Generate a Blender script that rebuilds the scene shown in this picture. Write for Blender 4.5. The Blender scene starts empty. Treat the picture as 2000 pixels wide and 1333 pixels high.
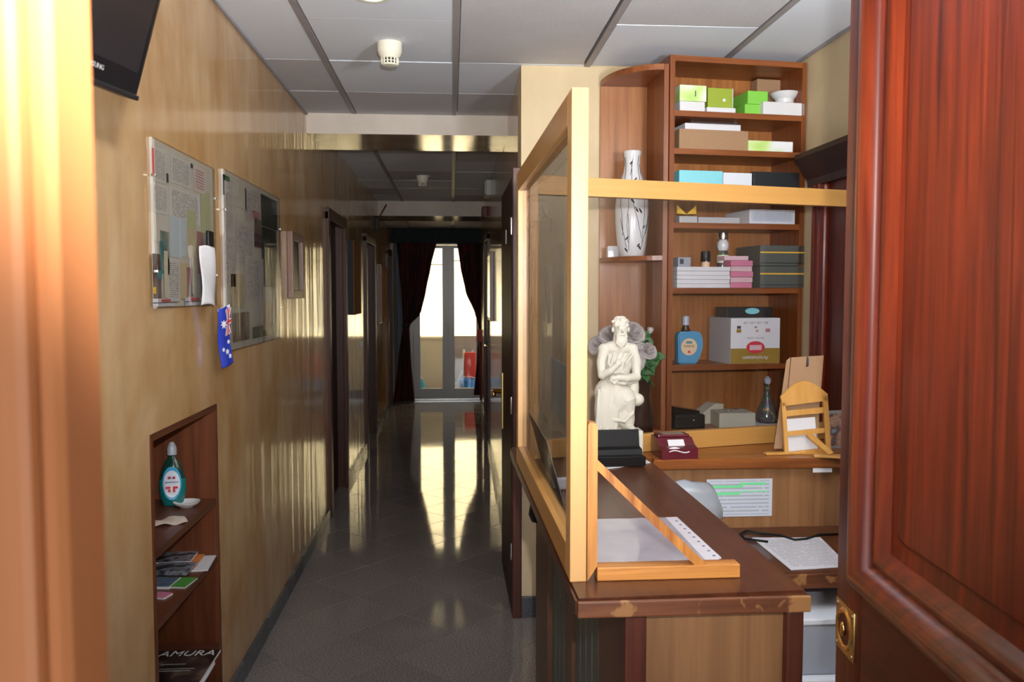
import bpy, bmesh, math, random
from mathutils import Vector, Matrix, noise
random.seed(7)
S = bpy.context.scene
COL = S.collection
PI = math.pi
# ------------------------------------------------------------------ camera
FPX, VX, VY, EYE = 1640.0, 882.0, 570.0, 1.556
th = math.atan((666.5 - VY) / FPX)
psi = math.atan((1000 - VX) / FPX * math.cos(th))
cd = bpy.data.cameras.new('camera'); cam = bpy.data.objects.new('camera', cd); COL.objects.link(cam)
cd.sensor_width = 36; cd.lens = FPX / 2000 * 36; cd.clip_start = 0.02; cd.clip_end = 200
cam.location = (0, 0, EYE); cam.rotation_euler = (PI / 2 - th, 0, -psi)
cd.dof.use_dof = True; cd.dof.focus_distance = 2.3; cd.dof.aperture_fstop = 9.0
S.camera = cam
# ------------------------------------------------------------------ view, world, lights
S.view_settings.view_transform = 'Standard'; S.view_settings.look = 'None'
S.view_settings.exposure = 0.0; S.view_settings.gamma = 1.0; S.view_settings.use_curve_mapping = False
W = bpy.data.worlds.new('world'); S.world = W; W.use_nodes = True
bg = W.node_tree.nodes['Background']
bg.inputs[0].default_value = (0.85, 0.92, 1.0, 1); bg.inputs[1].default_value = 1.6
def lamp(name, kind, loc, energy, color=(1, 1, 1), rot=(0, 0, 0), **kw):
    l = bpy.data.lights.new(name, kind); l.energy = energy; l.color = color
    for k, v in kw.items(): setattr(l, k, v)
    o = bpy.data.objects.new(name, l); COL.objects.link(o); o.location = loc; o.rotation_euler = rot
    return o
lamp('camera_flash', 'SPOT', (0.06, 0.0, EYE + 0.14), 300, (1.0, 0.97, 0.93), rot=(math.radians(90 + 17), 0, -psi), spot_size=math.radians(108), spot_blend=1.0, shadow_soft_size=0.018)
lamp('sun', 'SUN', (0, 15, 8), 22, (1.0, 0.84, 0.56), rot=(math.radians(48), 0, math.radians(15)), angle=0.01)
lamp('landing_fill_light', 'AREA', (0.15, -1.9, 1.25), 48, (0.93, 0.96, 1.0), rot=(math.radians(100), 0, 0), shape='RECTANGLE', size=1.3, size_y=1.5)  # unseen fill added behind the camera to lift the ceiling; no window here
lamp('reception_fill_light', 'SPOT', (1.12, 0.85, 1.85), 270, (0.9, 0.94, 1.0), rot=(math.radians(150), 0, math.radians(8)), spot_size=math.radians(165), spot_blend=1.0, shadow_soft_size=0.14)  # added fill aimed up at the ceiling, stands for no real fixture


# ------------------------------------------------------------------ projection helper: a photo pixel meets a real plane
Fv = Vector((math.sin(psi) * math.cos(th), math.cos(psi) * math.cos(th), -math.sin(th)))
Rv = Vector((math.cos(psi), -math.sin(psi), 0)); Uv = Rv.cross(Fv)
def ray(px, py): return Fv * FPX + Rv * (px - 1000) + Uv * (666.5 - py)
E0 = Vector((0, 0, EYE))
def PX(px, py, x): r = ray(px, py); return r * (x / r.x) + E0
def PY(px, py, y): r = ray(px, py); return r * (y / r.y) + E0
def PZ(px, py, z): r = ray(px, py); return r * ((z - EYE) / r.z) + E0

# ------------------------------------------------------------------ materials
MATS = {}
def newmat(name):
    m = bpy.data.materials.new(name); m.use_nodes = True
    nt = m.node_tree; b = nt.nodes['Principled BSDF']
    MATS[name] = m
    return m, nt, b
def c4(c): return (c[0], c[1], c[2], 1)
def plain(name, col, rough=0.5, metal=0.0, coat=0.0, spec=0.5, var=0.0, scale=20, **kw):
    m, nt, b = newmat(name)
    b.inputs['Base Color'].default_value = c4(col); b.inputs['Roughness'].default_value = rough
    b.inputs['Metallic'].default_value = metal; b.inputs['Coat Weight'].default_value = coat
    b.inputs['Specular IOR Level'].default_value = spec
    for k, v in kw.items(): b.inputs[k].default_value = v
    if var > 0:
        N = nt.nodes; L = nt.links
        t = N.new('ShaderNodeTexCoord'); n = N.new('ShaderNodeTexNoise'); n.inputs['Scale'].default_value = scale
        n.inputs['Detail'].default_value = 4
        r = N.new('ShaderNodeMix'); r.data_type = 'RGBA'
        r.inputs[6].default_value = c4([x * (1 - var) for x in col]); r.inputs[7].default_value = c4([min(1, x * (1 + var)) for x in col])
        L.new(t.outputs['Object'], n.inputs['Vector']); L.new(n.outputs['Fac'], r.inputs[0]); L.new(r.outputs[2], b.inputs['Base Color'])
    return m
def wood(name, ca, cb, axis='Z', rough=0.4, scale=1.0, coat=0.12, bump=0.05, contrast=(0.40, 0.62), spec=0.5):
    m, nt, b = newmat(name); N = nt.nodes; L = nt.links
    t = N.new('ShaderNodeTexCoord'); mp = N.new('ShaderNodeMapping')
    sc = {'X': (1.6, 42, 42), 'Y': (42, 1.6, 42), 'Z': (42, 42, 1.6)}[axis]
    mp.inputs['Scale'].default_value = [s * scale for s in sc]
    n1 = N.new('ShaderNodeTexNoise'); n1.inputs['Scale'].default_value = 1.0; n1.inputs['Detail'].default_value = 7; n1.inputs['Roughness'].default_value = 0.65
    n1.inputs['Distortion'].default_value = 0.6
    n2 = N.new('ShaderNodeTexNoise'); n2.inputs['Scale'].default_value = 0.22; n2.inputs['Detail'].default_value = 2
    mx = N.new('ShaderNodeMath'); mx.operation = 'MULTIPLY_ADD'; mx.inputs[1].default_value = 0.65
    ms = N.new('ShaderNodeMath'); ms.operation = 'MULTIPLY'; ms.inputs[1].default_value = 0.35
    rp = N.new('ShaderNodeValToRGB'); rp.color_ramp.elements[0].position = contrast[0]; rp.color_ramp.elements[1].position = contrast[1]
    rp.color_ramp.elements[0].color = c4(ca); rp.color_ramp.elements[1].color = c4(cb)
    L.new(t.outputs['Object'], mp.inputs['Vector']); L.new(mp.outputs[0], n1.inputs['Vector']); L.new(mp.outputs[0], n2.inputs['Vector'])
    L.new(n2.outputs['Fac'], ms.inputs[0]); L.new(n1.outputs['Fac'], mx.inputs[0]); L.new(ms.outputs[0], mx.inputs[2])
    L.new(mx.outputs[0], rp.inputs[0]); L.new(rp.outputs[0], b.inputs['Base Color'])
    bp = N.new('ShaderNodeBump'); bp.inputs['Strength'].default_value = bump; bp.inputs['Distance'].default_value = 0.002
    L.new(n1.outputs['Fac'], bp.inputs['Height']); L.new(bp.outputs[0], b.inputs['Normal'])
    b.inputs['Roughness'].default_value = rough; b.inputs['Coat Weight'].default_value = coat; b.inputs['Coat Roughness'].default_value = 0.15
    b.inputs['Specular IOR Level'].default_value = spec
    return m
def stucco(name, ca, cb, rough, streak=True, bump=0.25, spec=0.5):
    m, nt, b = newmat(name); N = nt.nodes; L = nt.links
    t = N.new('ShaderNodeTexCoord')
    n1 = N.new('ShaderNodeTexNoise'); n1.inputs['Scale'].default_value = 1.5; n1.inputs['Detail'].default_value = 6; n1.inputs['Roughness'].default_value = 0.62; n1.inputs['Distortion'].default_value = 0.8
    mp = N.new('ShaderNodeMapping'); mp.inputs['Scale'].default_value = (3, 3, 1.2)
    n2 = N.new('ShaderNodeTexNoise'); n2.inputs['Scale'].default_value = 1.6; n2.inputs['Detail'].default_value = 5
    ad = N.new('ShaderNodeMath'); ad.operation = 'ADD'
    hf = N.new('ShaderNodeMath'); hf.operation = 'MULTIPLY'; hf.inputs[1].default_value = 0.5
    rp = N.new('ShaderNodeValToRGB'); rp.color_ramp.elements[0].position = 0.36; rp.color_ramp.elements[1].position = 0.64
    rp.color_ramp.elements[0].color = c4(ca); rp.color_ramp.elements[1].color = c4(cb)
    L.new(t.outputs['Object'], n1.inputs['Vector']); L.new(t.outputs['Object'], mp.inputs['Vector']); L.new(mp.outputs[0], n2.inputs['Vector'])
    L.new(n1.outputs['Fac'], ad.inputs[0]); L.new(n2.outputs['Fac'], ad.inputs[1]); L.new(ad.outputs[0], hf.inputs[0]); L.new(hf.outputs[0], rp.inputs[0])
    L.new(rp.outputs[0], b.inputs['Base Color'])
    mp2 = N.new('ShaderNodeMapping'); mp2.inputs['Scale'].default_value = (7, 7, 0.6) if streak else (9, 9, 9)
    n3 = N.new('ShaderNodeTexNoise'); n3.inputs['Scale'].default_value = 1.0; n3.inputs['Detail'].default_value = 3
    L.new(t.outputs['Object'], mp2.inputs['Vector']); L.new(mp2.outputs[0], n3.inputs['Vector'])
    bp = N.new('ShaderNodeBump'); bp.inputs['Strength'].default_value = bump; bp.inputs['Distance'].default_value = 0.01
    L.new(n3.outputs['Fac'], bp.inputs['Height']); L.new(bp.outputs[0], b.inputs['Normal'])
    b.inputs['Roughness'].default_value = rough; b.inputs['Specular IOR Level'].default_value = spec
    return m
def terrazzo(name, base, rough):
    m, nt, b = newmat(name); N = nt.nodes; L = nt.links
    t = N.new('ShaderNodeTexCoord'); v = N.new('ShaderNodeTexVoronoi'); v.inputs['Scale'].default_value = 120
    n = N.new('ShaderNodeTexNoise'); n.inputs['Scale'].default_value = 170; n.inputs['Detail'].default_value = 2
    oi = N.new('ShaderNodeObjectInfo')
    rp = N.new('ShaderNodeValToRGB'); rp.color_ramp.elements[0].position = 0.3; rp.color_ramp.elements[1].position = 0.72
    rp.color_ramp.elements[0].color = c4([x * 0.5 for x in base]); rp.color_ramp.elements[1].color = c4([x * 2.2 for x in base])
    mx = N.new('ShaderNodeMix'); mx.data_type = 'RGBA'; mx.blend_type = 'MULTIPLY'; mx.inputs[0].default_value = 1
    ra = N.new('ShaderNodeMapRange'); ra.inputs[3].default_value = 0.93; ra.inputs[4].default_value = 1.05
    L.new(t.outputs['Object'], n.inputs['Vector']); L.new(n.outputs['Fac'], rp.inputs[0])
    L.new(oi.outputs['Random'], ra.inputs[0]); L.new(rp.outputs[0], mx.inputs[6]); L.new(ra.outputs[0], mx.inputs[7]); L.new(mx.outputs[2], b.inputs['Base Color'])
    n2 = N.new('ShaderNodeTexNoise'); n2.inputs['Scale'].default_value = 2.0; n2.inputs['Detail'].default_value = 4
    r2 = N.new('ShaderNodeMapRange'); r2.inputs[1].default_value = 0.3; r2.inputs[2].default_value = 0.7; r2.inputs[3].default_value = rough * 0.8; r2.inputs[4].default_value = rough * 1.35
    L.new(t.outputs['Object'], n2.inputs['Vector']); L.new(n2.outputs['Fac'], r2.inputs[0]); L.new(r2.outputs[0], b.inputs['Roughness'])
    return m
def panelmat(name, base, grain):
    m, nt, b = newmat(name); N = nt.nodes; L = nt.links
    t = N.new('ShaderNodeTexCoord'); n = N.new('ShaderNodeTexNoise'); n.inputs['Scale'].default_value = 90; n.inputs['Detail'].default_value = 3
    n0 = N.new('ShaderNodeTexNoise'); n0.inputs['Scale'].default_value = 4; n0.inputs['Detail'].default_value = 4
    r = N.new('ShaderNodeMix'); r.data_type = 'RGBA'; r.inputs[6].default_value = c4([x * (1 - grain) for x in base]); r.inputs[7].default_value = c4([min(1, x * (1 + grain)) for x in base])
    a = N.new('ShaderNodeMath'); a.operation = 'MULTIPLY_ADD'; a.inputs[1].default_value = 0.6
    h = N.new('ShaderNodeMath'); h.operation = 'MULTIPLY'; h.inputs[1].default_value = 0.4
    L.new(t.outputs['Object'], n.inputs['Vector']); L.new(t.outputs['Object'], n0.inputs['Vector'])
    L.new(n0.outputs['Fac'], h.inputs[0]); L.new(n.outputs['Fac'], a.inputs[0]); L.new(h.outputs[0], a.inputs[2])
    L.new(a.outputs[0], r.inputs[0]); L.new(r.outputs[2], b.inputs['Base Color']); b.inputs['Roughness'].default_value = 0.8
    bp = N.new('ShaderNodeBump'); bp.inputs['Strength'].default_value = 0.15; bp.inputs['Distance'].default_value = 0.002
    L.new(n.outputs['Fac'], bp.inputs['Height']); L.new(bp.outputs[0], b.inputs['Normal'])
    return m
def glassmat(name, tint=(1, 1, 1), refl=0.10, rough=0.0, trans=1.0):
    m = bpy.data.materials.new(name); m.use_nodes = True; nt = m.node_tree; N = nt.nodes; L = nt.links; MATS[name] = m
    N.remove(N['Principled BSDF']); out = N['Material Output']
    tr = N.new('ShaderNodeBsdfTransparent'); tr.inputs[0].default_value = c4(tint)
    gl = N.new('ShaderNodeBsdfGlossy'); gl.inputs['Roughness'].default_value = rough
    fr0 = N.new('ShaderNodeLayerWeight'); fr0.inputs['Blend'].default_value = 0.5
    fr = N.new('ShaderNodeMath'); fr.operation = 'POWER'; fr.inputs[1].default_value = 5.0; L.new(fr0.outputs['Facing'], fr.inputs[0])
    ad = N.new('ShaderNodeMath'); ad.operation = 'MULTIPLY_ADD'; ad.inputs[1].default_value = 0.7; ad.inputs[2].default_value = refl; ad.use_clamp = True
    mx = N.new('ShaderNodeMixShader')
    L.new(fr.outputs[0], ad.inputs[0]); L.new(ad.outputs[0], mx.inputs[0]); L.new(tr.outputs[0], mx.inputs[1]); L.new(gl.outputs[0], mx.inputs[2])
    L.new(mx.outputs[0], out.inputs['Surface'])
    return m
def printed(name, base, ink, rows=18, cols=22, u='X', v='Z', fill=0.5, margin=0.1, rough=0.6, mix=0.8):
    """rows of small word-like marks, flat print on paper"""
    m, nt, b = newmat(name); N = nt.nodes; L = nt.links
    t = N.new('ShaderNodeTexCoord'); sp = N.new('ShaderNodeSeparateXYZ'); L.new(t.outputs['Generated'], sp.inputs[0])
    def mth(op, a, bb=None, c=None):
        n = N.new('ShaderNodeMath'); n.operation = op
        for i, x in enumerate((a, bb, c)):
            if x is None: continue
            if isinstance(x, (int, float)): n.inputs[i].default_value = x
            else: L.new(x, n.inputs[i])
        return n.outputs[0]
    U = sp.outputs[u]; V = sp.outputs[v]
    vr = mth('MULTIPLY', V, rows); fl = mth('FLOOR', vr); fr = mth('FRACT', vr)
    line = mth('MULTIPLY', mth('GREATER_THAN', fr, 0.3), mth('LESS_THAN', fr, 0.72))
    uc = mth('MULTIPLY', U, cols)
    cb = N.new('ShaderNodeCombineXYZ'); L.new(uc, cb.inputs[0]); L.new(mth('MULTIPLY', fl, 7.3), cb.inputs[1])
    no = N.new('ShaderNodeTexNoise'); no.inputs['Scale'].default_value = 1.0; no.inputs['Detail'].default_value = 2; L.new(cb.outputs[0], no.inputs['Vector'])
    word = mth('GREATER_THAN', no.outputs['Fac'], 1 - fill if fill < 0.5 else 0.5 - (fill - 0.5))
    inm = mth('MULTIPLY', mth('MULTIPLY', mth('GREATER_THAN', U, margin), mth('LESS_THAN', U, 1 - margin)), mth('MULTIPLY', mth('GREATER_THAN', V, margin), mth('LESS_THAN', V, 1 - margin)))
    fac = mth('MULTIPLY', mth('MULTIPLY', mth('MULTIPLY', line, word), inm), mix)
    mx = N.new('ShaderNodeMix'); mx.data_type = 'RGBA'; mx.inputs[6].default_value = c4(base); mx.inputs[7].default_value = c4(ink)
    L.new(fac, mx.inputs[0]); L.new(mx.outputs[2], b.inputs['Base Color']); b.inputs['Roughness'].default_value = rough
    return m
def blotch(name, cols, scale=6, rough=0.4, detail=2, stretch=(1, 1, 1)):
    """printed picture: hard patches of several inks"""
    m, nt, b = newmat(name); N = nt.nodes; L = nt.links
    t = N.new('ShaderNodeTexCoord'); mp = N.new('ShaderNodeMapping'); mp.inputs['Scale'].default_value = stretch
    n = N.new('ShaderNodeTexNoise'); n.inputs['Scale'].default_value = scale; n.inputs['Detail'].default_value = detail
    rp = N.new('ShaderNodeValToRGB'); e = rp.color_ramp.elements
    while len(e) < len(cols): e.new(0.5)
    for i, c in enumerate(cols): e[i].position = 0.3 + 0.4 * i / (len(cols) - 1); e[i].color = c4(c)
    L.new(t.outputs['Object'], mp.inputs[0]); L.new(mp.outputs[0], n.inputs['Vector']); L.new(n.outputs['Fac'], rp.inputs[0]); L.new(rp.outputs[0], b.inputs['Base Color'])
    b.inputs['Roughness'].default_value = rough
    return m
def emit(name, col, s):
    m, nt, b = newmat(name); b.inputs['Base Color'].default_value = c4(col)
    b.inputs['Emission Color'].default_value = c4(col); b.inputs['Emission Strength'].default_value = s
    return m
M = MATS
stucco('stucco_corridor', (0.46, 0.25, 0.09), (0.66, 0.47, 0.27), 0.10, bump=0.45)
stucco('wall_cream', (0.60, 0.47, 0.28), (0.74, 0.60, 0.39), 0.75, streak=False, bump=0.05)
stucco('beam_face', (0.60, 0.53, 0.46), (0.72, 0.65, 0.57), 0.6, bump=0.05)
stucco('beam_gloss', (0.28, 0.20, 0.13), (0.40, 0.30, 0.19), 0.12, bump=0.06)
stucco('landing_wall', (0.6, 0.57, 0.52), (0.7, 0.67, 0.62), 0.8, streak=False, bump=0.03)
terrazzo('floor_tile', (0.19, 0.175, 0.17), 0.055)
terrazzo('stone_baseboard', (0.07, 0.075, 0.085), 0.25)
plain('joint', (0.07, 0.065, 0.062), 0.6)
panelmat('panel_white', (0.75, 0.80, 0.88), 0.04)
panelmat('panel_grey', (0.58, 0.58, 0.61), 0.22)
plain('grid_bar', (0.33, 0.31, 0.32), 0.5, var=0.15)
wood('wood_case', (0.14, 0.034, 0.007), (0.27, 0.080, 0.018), 'Z')
wood('wood_case_h', (0.17, 0.044, 0.009), (0.30, 0.092, 0.021), 'X')
wood('wood_back', (0.26, 0.090, 0.022), (0.42, 0.165, 0.045), 'Z', coat=0.1)
wood('wood_niche', (0.08, 0.02, 0.007), (0.17, 0.05, 0.017), 'Z', coat=0.1)
wood('wood_niche_dark', (0.07, 0.02, 0.009), (0.14, 0.042, 0.016), 'Y', coat=0.1)
wood('wood_counter', (0.055, 0.014, 0.005), (0.10, 0.03, 0.011), 'Y', rough=0.3, scale=0.8)
wood('wood_edge', (0.06, 0.015, 0.005), (0.17, 0.055, 0.018), 'X', rough=0.45, coat=0.05)
def worn(name, col, thr):
    nt = MATS[name].node_tree; N = nt.nodes; L = nt.links; b = N['Principled BSDF']; src = b.inputs['Base Color'].links[0].from_socket
    t = N.new('ShaderNodeTexCoord'); n = N.new('ShaderNodeTexNoise'); n.inputs['Scale'].default_value = 9; n.inputs['Detail'].default_value = 5; n.inputs['Distortion'].default_value = 1.2
    r = N.new('ShaderNodeMapRange'); r.inputs[1].default_value = thr; r.inputs[2].default_value = thr + 0.04
    m = N.new('ShaderNodeMix'); m.data_type = 'RGBA'; m.inputs[7].default_value = c4(col)
    L.new(t.outputs['Object'], n.inputs['Vector']); L.new(n.outputs['Fac'], r.inputs[0]); L.new(r.outputs[0], m.inputs[0]); L.new(src, m.inputs[6]); L.new(m.outputs[2], b.inputs['Base Color'])
worn('wood_edge', (0.28, 0.13, 0.045), 0.55)
wood('wood_ledge', (0.14, 0.038, 0.008), (0.30, 0.095, 0.018), 'X', rough=0.3)
wood('laminate', (0.18, 0.078, 0.026), (0.30, 0.145, 0.058), 'Z', rough=0.5, scale=0.5, coat=0)
wood('wood_redpost', (0.045, 0.009, 0.004), (0.11, 0.024, 0.010), 'Z', rough=0.35)
wood('wood_brownpost', (0.09, 0.042, 0.02), (0.13, 0.062, 0.03), 'Z', rough=0.4)
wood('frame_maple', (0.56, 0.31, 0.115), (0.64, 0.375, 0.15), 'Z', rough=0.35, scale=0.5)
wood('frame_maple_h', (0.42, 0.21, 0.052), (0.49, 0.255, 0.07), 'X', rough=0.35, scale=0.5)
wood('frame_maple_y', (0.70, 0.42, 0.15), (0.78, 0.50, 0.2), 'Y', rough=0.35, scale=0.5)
wood('bracket_wood', (0.24, 0.07, 0.01), (0.62, 0.27, 0.06), 'Z', rough=0.4, scale=1.0)
wood('bracket_wood_h', (0.24, 0.07, 0.01), (0.62, 0.27, 0.06), 'X', rough=0.4, scale=0.8)
wood('bamboo', (0.50, 0.24, 0.05), (0.62, 0.33, 0.09), 'Z', rough=0.35, scale=0.6)
wood('door_moulding', (0.06, 0.006, 0.002), (0.17, 0.022, 0.005), 'Z', rough=0.3, scale=1.3, coat=0.8, bump=0.03)
MATS['door_moulding'].node_tree.nodes['Principled BSDF'].inputs['Coat Roughness'].default_value = 0.32
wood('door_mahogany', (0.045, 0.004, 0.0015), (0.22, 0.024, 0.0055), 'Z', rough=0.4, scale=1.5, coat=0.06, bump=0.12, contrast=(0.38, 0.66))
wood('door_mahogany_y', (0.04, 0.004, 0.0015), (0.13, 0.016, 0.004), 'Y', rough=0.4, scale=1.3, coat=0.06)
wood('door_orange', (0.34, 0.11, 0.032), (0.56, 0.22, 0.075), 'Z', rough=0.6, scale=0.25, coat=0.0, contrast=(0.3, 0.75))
wood('door_dark', (0.022, 0.007, 0.005), (0.045, 0.014, 0.009), 'Z', rough=0.45, coat=0.0, spec=0.25)
wood('door_casing', (0.05, 0.018, 0.013), (0.09, 0.032, 0.022), 'Z', rough=0.4, coat=0.0, spec=0.3)
wood('canvas_brown', (0.30, 0.12, 0.04), (0.38, 0.17, 0.06), 'Z', rough=0.85, scale=0.3, coat=0.0, spec=0.05)
plain('picture_frame', (0.20, 0.115, 0.085), 0.35, var=0.1)
plain('picture_dark', (0.03, 0.03, 0.028), 0.12)
plain('black_plastic', (0.008, 0.008, 0.009), 0.45, spec=0.2)
plain('black_gloss', (0.006, 0.006, 0.007), 0.12)
plain('screen_black', (0.012, 0.011, 0.012), 0.18)
plain('tag_grey', (0.22, 0.22, 0.22), 0.5)
plain('white_paper', (0.64, 0.64, 0.67), 0.7, var=0.04)
plain('white_gloss', (0.66, 0.66, 0.67), 0.2)
plain('plaster', (0.52, 0.49, 0.42), 0.7, var=0.05, scale=40)
plain('cardboard', (0.33, 0.195, 0.105), 0.8, var=0.08, scale=60)
plain('cardboard_dark', (0.34, 0.20, 0.11), 0.8, var=0.08, scale=60)
plain('olive', (0.28, 0.36, 0.03), 0.5); plain('lime', (0.20, 0.55, 0.06), 0.5); plain('lime_pale', (0.55, 0.70, 0.25), 0.5)
plain('brochure_green', (0.07, 0.26, 0.04), 0.5); plain('box_blue', (0.22, 0.60, 0.68), 0.5, var=0.06); plain('box_grey', (0.45, 0.45, 0.46), 0.6)
plain('box_black', (0.015, 0.018, 0.02), 0.4); plain('box_charcoal', (0.085, 0.095, 0.085), 0.55); plain('yellow_line', (0.75, 0.45, 0.04), 0.5)
plain('gold_band', (0.30, 0.19, 0.035), 0.4); plain('red_print', (0.55, 0.03, 0.05), 0.5)
plain('pink', (0.55, 0.17, 0.28), 0.8, var=0.1); plain('pink_pale', (0.62, 0.42, 0.46), 0.8, var=0.1)
plain('burgundy', (0.10, 0.008, 0.018), 0.25, coat=0.4)
plain('vase_brown', (0.03, 0.012, 0.009), 0.2)
plain('cream_box', (0.50, 0.47, 0.37), 0.7, var=0.05)
plain('blue_bottle', (0.09, 0.30, 0.50), 0.25, coat=0.4); plain('peach', (0.70, 0.50, 0.32), 0.5)
plain('brass', (0.58, 0.44, 0.16), 0.28, metal=1.0, var=0.15, scale=60)
plain('brass_bright', (0.85, 0.62, 0.25), 0.15, metal=1.0)
plain('steel', (0.6, 0.6, 0.6), 0.25, metal=1.0)
plain('detector', (0.78, 0.75, 0.62), 0.5); plain('detector_slot', (0.02, 0.03, 0.02), 0.5)
plain('slat_green', (0.115, 0.135, 0.125), 0.5, var=0.12)
plain('upvc', (0.50, 0.53, 0.55), 0.3); plain('printer_grey', (0.30, 0.33, 0.38), 0.5); plain('printer_white', (0.66, 0.70, 0.76), 0.5)
plain('exit_green', (0.35, 0.48, 0.40), 0.5); plain('alarm_red', (0.45, 0.02, 0.02), 0.5)
plain('grey_plastic', (0.5, 0.5, 0.48), 0.5)
plain('bag_translucent', (0.30, 0.33, 0.37), 0.25, coat=0.5, var=0.12, scale=25)
plain('sleeve', (0.33, 0.31, 0.36), 0.22, coat=0.6, var=0.18, scale=14)
plain('sleeve_strip', (0.62, 0.60, 0.66), 0.25, coat=0.4, var=0.1)
plain('highlight_green', (0.16, 0.72, 0.30), 0.6)
plain('flag_blue', (0.015, 0.04, 0.42), 0.6, var=0.2); plain('flag_red', (0.62, 0.03, 0.04), 0.6); plain('flag_white', (0.75, 0.75, 0.80), 0.6)
plain('rose_white', (0.88, 0.82, 0.80), 0.8, var=0.08, scale=30); plain('leaf_green', (0.03, 0.13, 0.03), 0.5, var=0.3)
plain('stem_green', (0.02, 0.06, 0.02), 0.6)
plain('facade', (0.82, 0.72, 0.50), 0.9, var=0.08, scale=1.5); plain('parapet_cream', (0.62, 0.55, 0.40), 0.8, var=0.06); plain('parapet_shaded', (0.28, 0.23, 0.19), 0.8, var=0.1)
plain('balcony_floor', (0.35, 0.33, 0.30), 0.7)
plain('bucket_blue', (0.03, 0.22, 0.60), 0.35); plain('bag_red', (0.45, 0.03, 0.02), 0.5); plain('teal', (0.05, 0.40, 0.45), 0.4); plain('terracotta', (0.36, 0.20, 0.12), 0.8)
plain('sheer', (0.20, 0.22, 0.26), 0.9)
plain('dark_red_plastic', (0.12, 0.01, 0.01), 0.5)
plain('cushion_green', (0.02, 0.03, 0.028), 0.95, var=0.4, scale=30)
plain('gel_teal', (0.01, 0.16, 0.16), 0.12, coat=0.5); plain('gel_dark', (0.01, 0.045, 0.035), 0.1, coat=0.5)
plain('cap_clear', (0.40, 0.44, 0.52), 0.3); plain('label_white', (0.68, 0.74, 0.84), 0.4); plain('label_blue', (0.05, 0.35, 0.60), 0.4)
plain('ink_blue', (0.03, 0.04, 0.16), 0.5); plain('print_dark', (0.05, 0.05, 0.06), 0.6); plain('print_red', (0.55, 0.10, 0.08), 0.6)
plain('packet', (0.62, 0.52, 0.44), 0.6, var=0.06)
plain('board_paper', (0.60, 0.57, 0.47), 0.7, var=0.05)
plain('board_green', (0.48, 0.50, 0.27), 0.7, var=0.05); plain('board_blue', (0.52, 0.60, 0.60), 0.7, var=0.04); plain('board_tan', (0.56, 0.47, 0.29), 0.7, var=0.04)
plain('poster_teal', (0.06, 0.24, 0.26), 0.6); plain('poster_orange', (0.60, 0.20, 0.05), 0.6); plain('poster_pink', (0.42, 0.20, 0.18), 0.6)
plain('poster_navy', (0.04, 0.05, 0.16), 0.6); plain('poster_yellow', (0.65, 0.38, 0.03), 0.6); plain('poster_plum', (0.10, 0.05, 0.06), 0.6); plain('stick_cream', (0.66, 0.60, 0.42), 0.6)
printed('text_board', (0.66, 0.64, 0.56), (0.10, 0.11, 0.12), 22, 16, 'Y', 'Z', 0.55, 0.07)
printed('text_board_pink', (0.68, 0.58, 0.52), (0.30, 0.08, 0.07), 9, 9, 'Y', 'Z', 0.6, 0.1)
printed('text_board_b', (0.58, 0.53, 0.48), (0.13, 0.12, 0.13), 26, 14, 'Y', 'Z', 0.5, 0.06)
printed('text_sheet', (0.58, 0.58, 0.62), (0.30, 0.30, 0.34), 24, 18, 'X', 'Y', 0.6, 0.07)
printed('text_notice', (0.52, 0.57, 0.66), (0.32, 0.34, 0.38), 10, 10, 'X', 'Z', 0.62, 0.05)
printed('text_card', (0.42, 0.38, 0.36), (0.14, 0.13, 0.14), 16, 10, 'X', 'Z', 0.6, 0.08)
blotch('photo_dark', [(0.01, 0.02, 0.02), (0.05, 0.10, 0.10), (0.02, 0.03, 0.02), (0.16, 0.17, 0.12)], 9, 0.15)
blotch('photo_brown', [(0.04, 0.02, 0.02), (0.16, 0.11, 0.08), (0.20, 0.18, 0.16), (0.10, 0.03, 0.03)], 14, 0.3)
blotch('poster_plant', [(0.03, 0.06, 0.05), (0.08, 0.22, 0.22), (0.30, 0.30, 0.22), (0.36, 0.36, 0.30)], 16, 0.4)
blotch('mag_cover', [(0.012, 0.008, 0.008), (0.02, 0.012, 0.012), (0.05, 0.03, 0.025), (0.14, 0.09, 0.07)], 14, 0.25, 4)
blotch('leaflet_dark', [(0.01, 0.012, 0.02), (0.05, 0.06, 0.09), (0.25, 0.27, 0.30), (0.02, 0.02, 0.03)], 18, 0.25, 3)
blotch('leaflet_blue', [(0.02, 0.05, 0.10), (0.16, 0.22, 0.32), (0.03, 0.04, 0.08)], 22, 0.3, 3)
blotch('vase_print', [(0.78, 0.79, 0.82), (0.78, 0.79, 0.82), (0.74, 0.76, 0.80), (0.015, 0.015, 0.015)], 7, 0.12, 3, (2.2, 2.2, 0.8))
blotch('green_white', [(0.25, 0.55, 0.05), (0.55, 0.72, 0.25), (0.75, 0.78, 0.78), (0.78, 0.78, 0.8)], 7, 0.4, 1)
blotch('curtain_red', [(0.010, 0.008, 0.008), (0.03, 0.006, 0.006), (0.14, 0.010, 0.010), (0.02, 0.022, 0.02)], 9, 0.85, 1, (3, 3, 0.12))
blotch('carafe_print', [(0.03, 0.02, 0.02), (0.10, 0.06, 0.08), (0.03, 0.10, 0.07), (0.5, 0.2, 0.08)], 30, 0.12, 2)
blotch('statuary_photo', [(0.25, 0.3, 0.36), (0.10, 0.07, 0.06), (0.4, 0.25, 0.18), (0.05, 0.04, 0.04)], 22, 0.2, 2)
glassmat('pane', (0.98, 0.99, 0.99), 0.03)
glassmat('pane_screen', (0.95, 0.95, 0.96), 0.03)
glassmat('carafe_glass', (0.6, 0.6, 0.62), 0.15, 0.02)
emit('lamp_lit', (1.0, 0.93, 0.75), 6.0)

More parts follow.
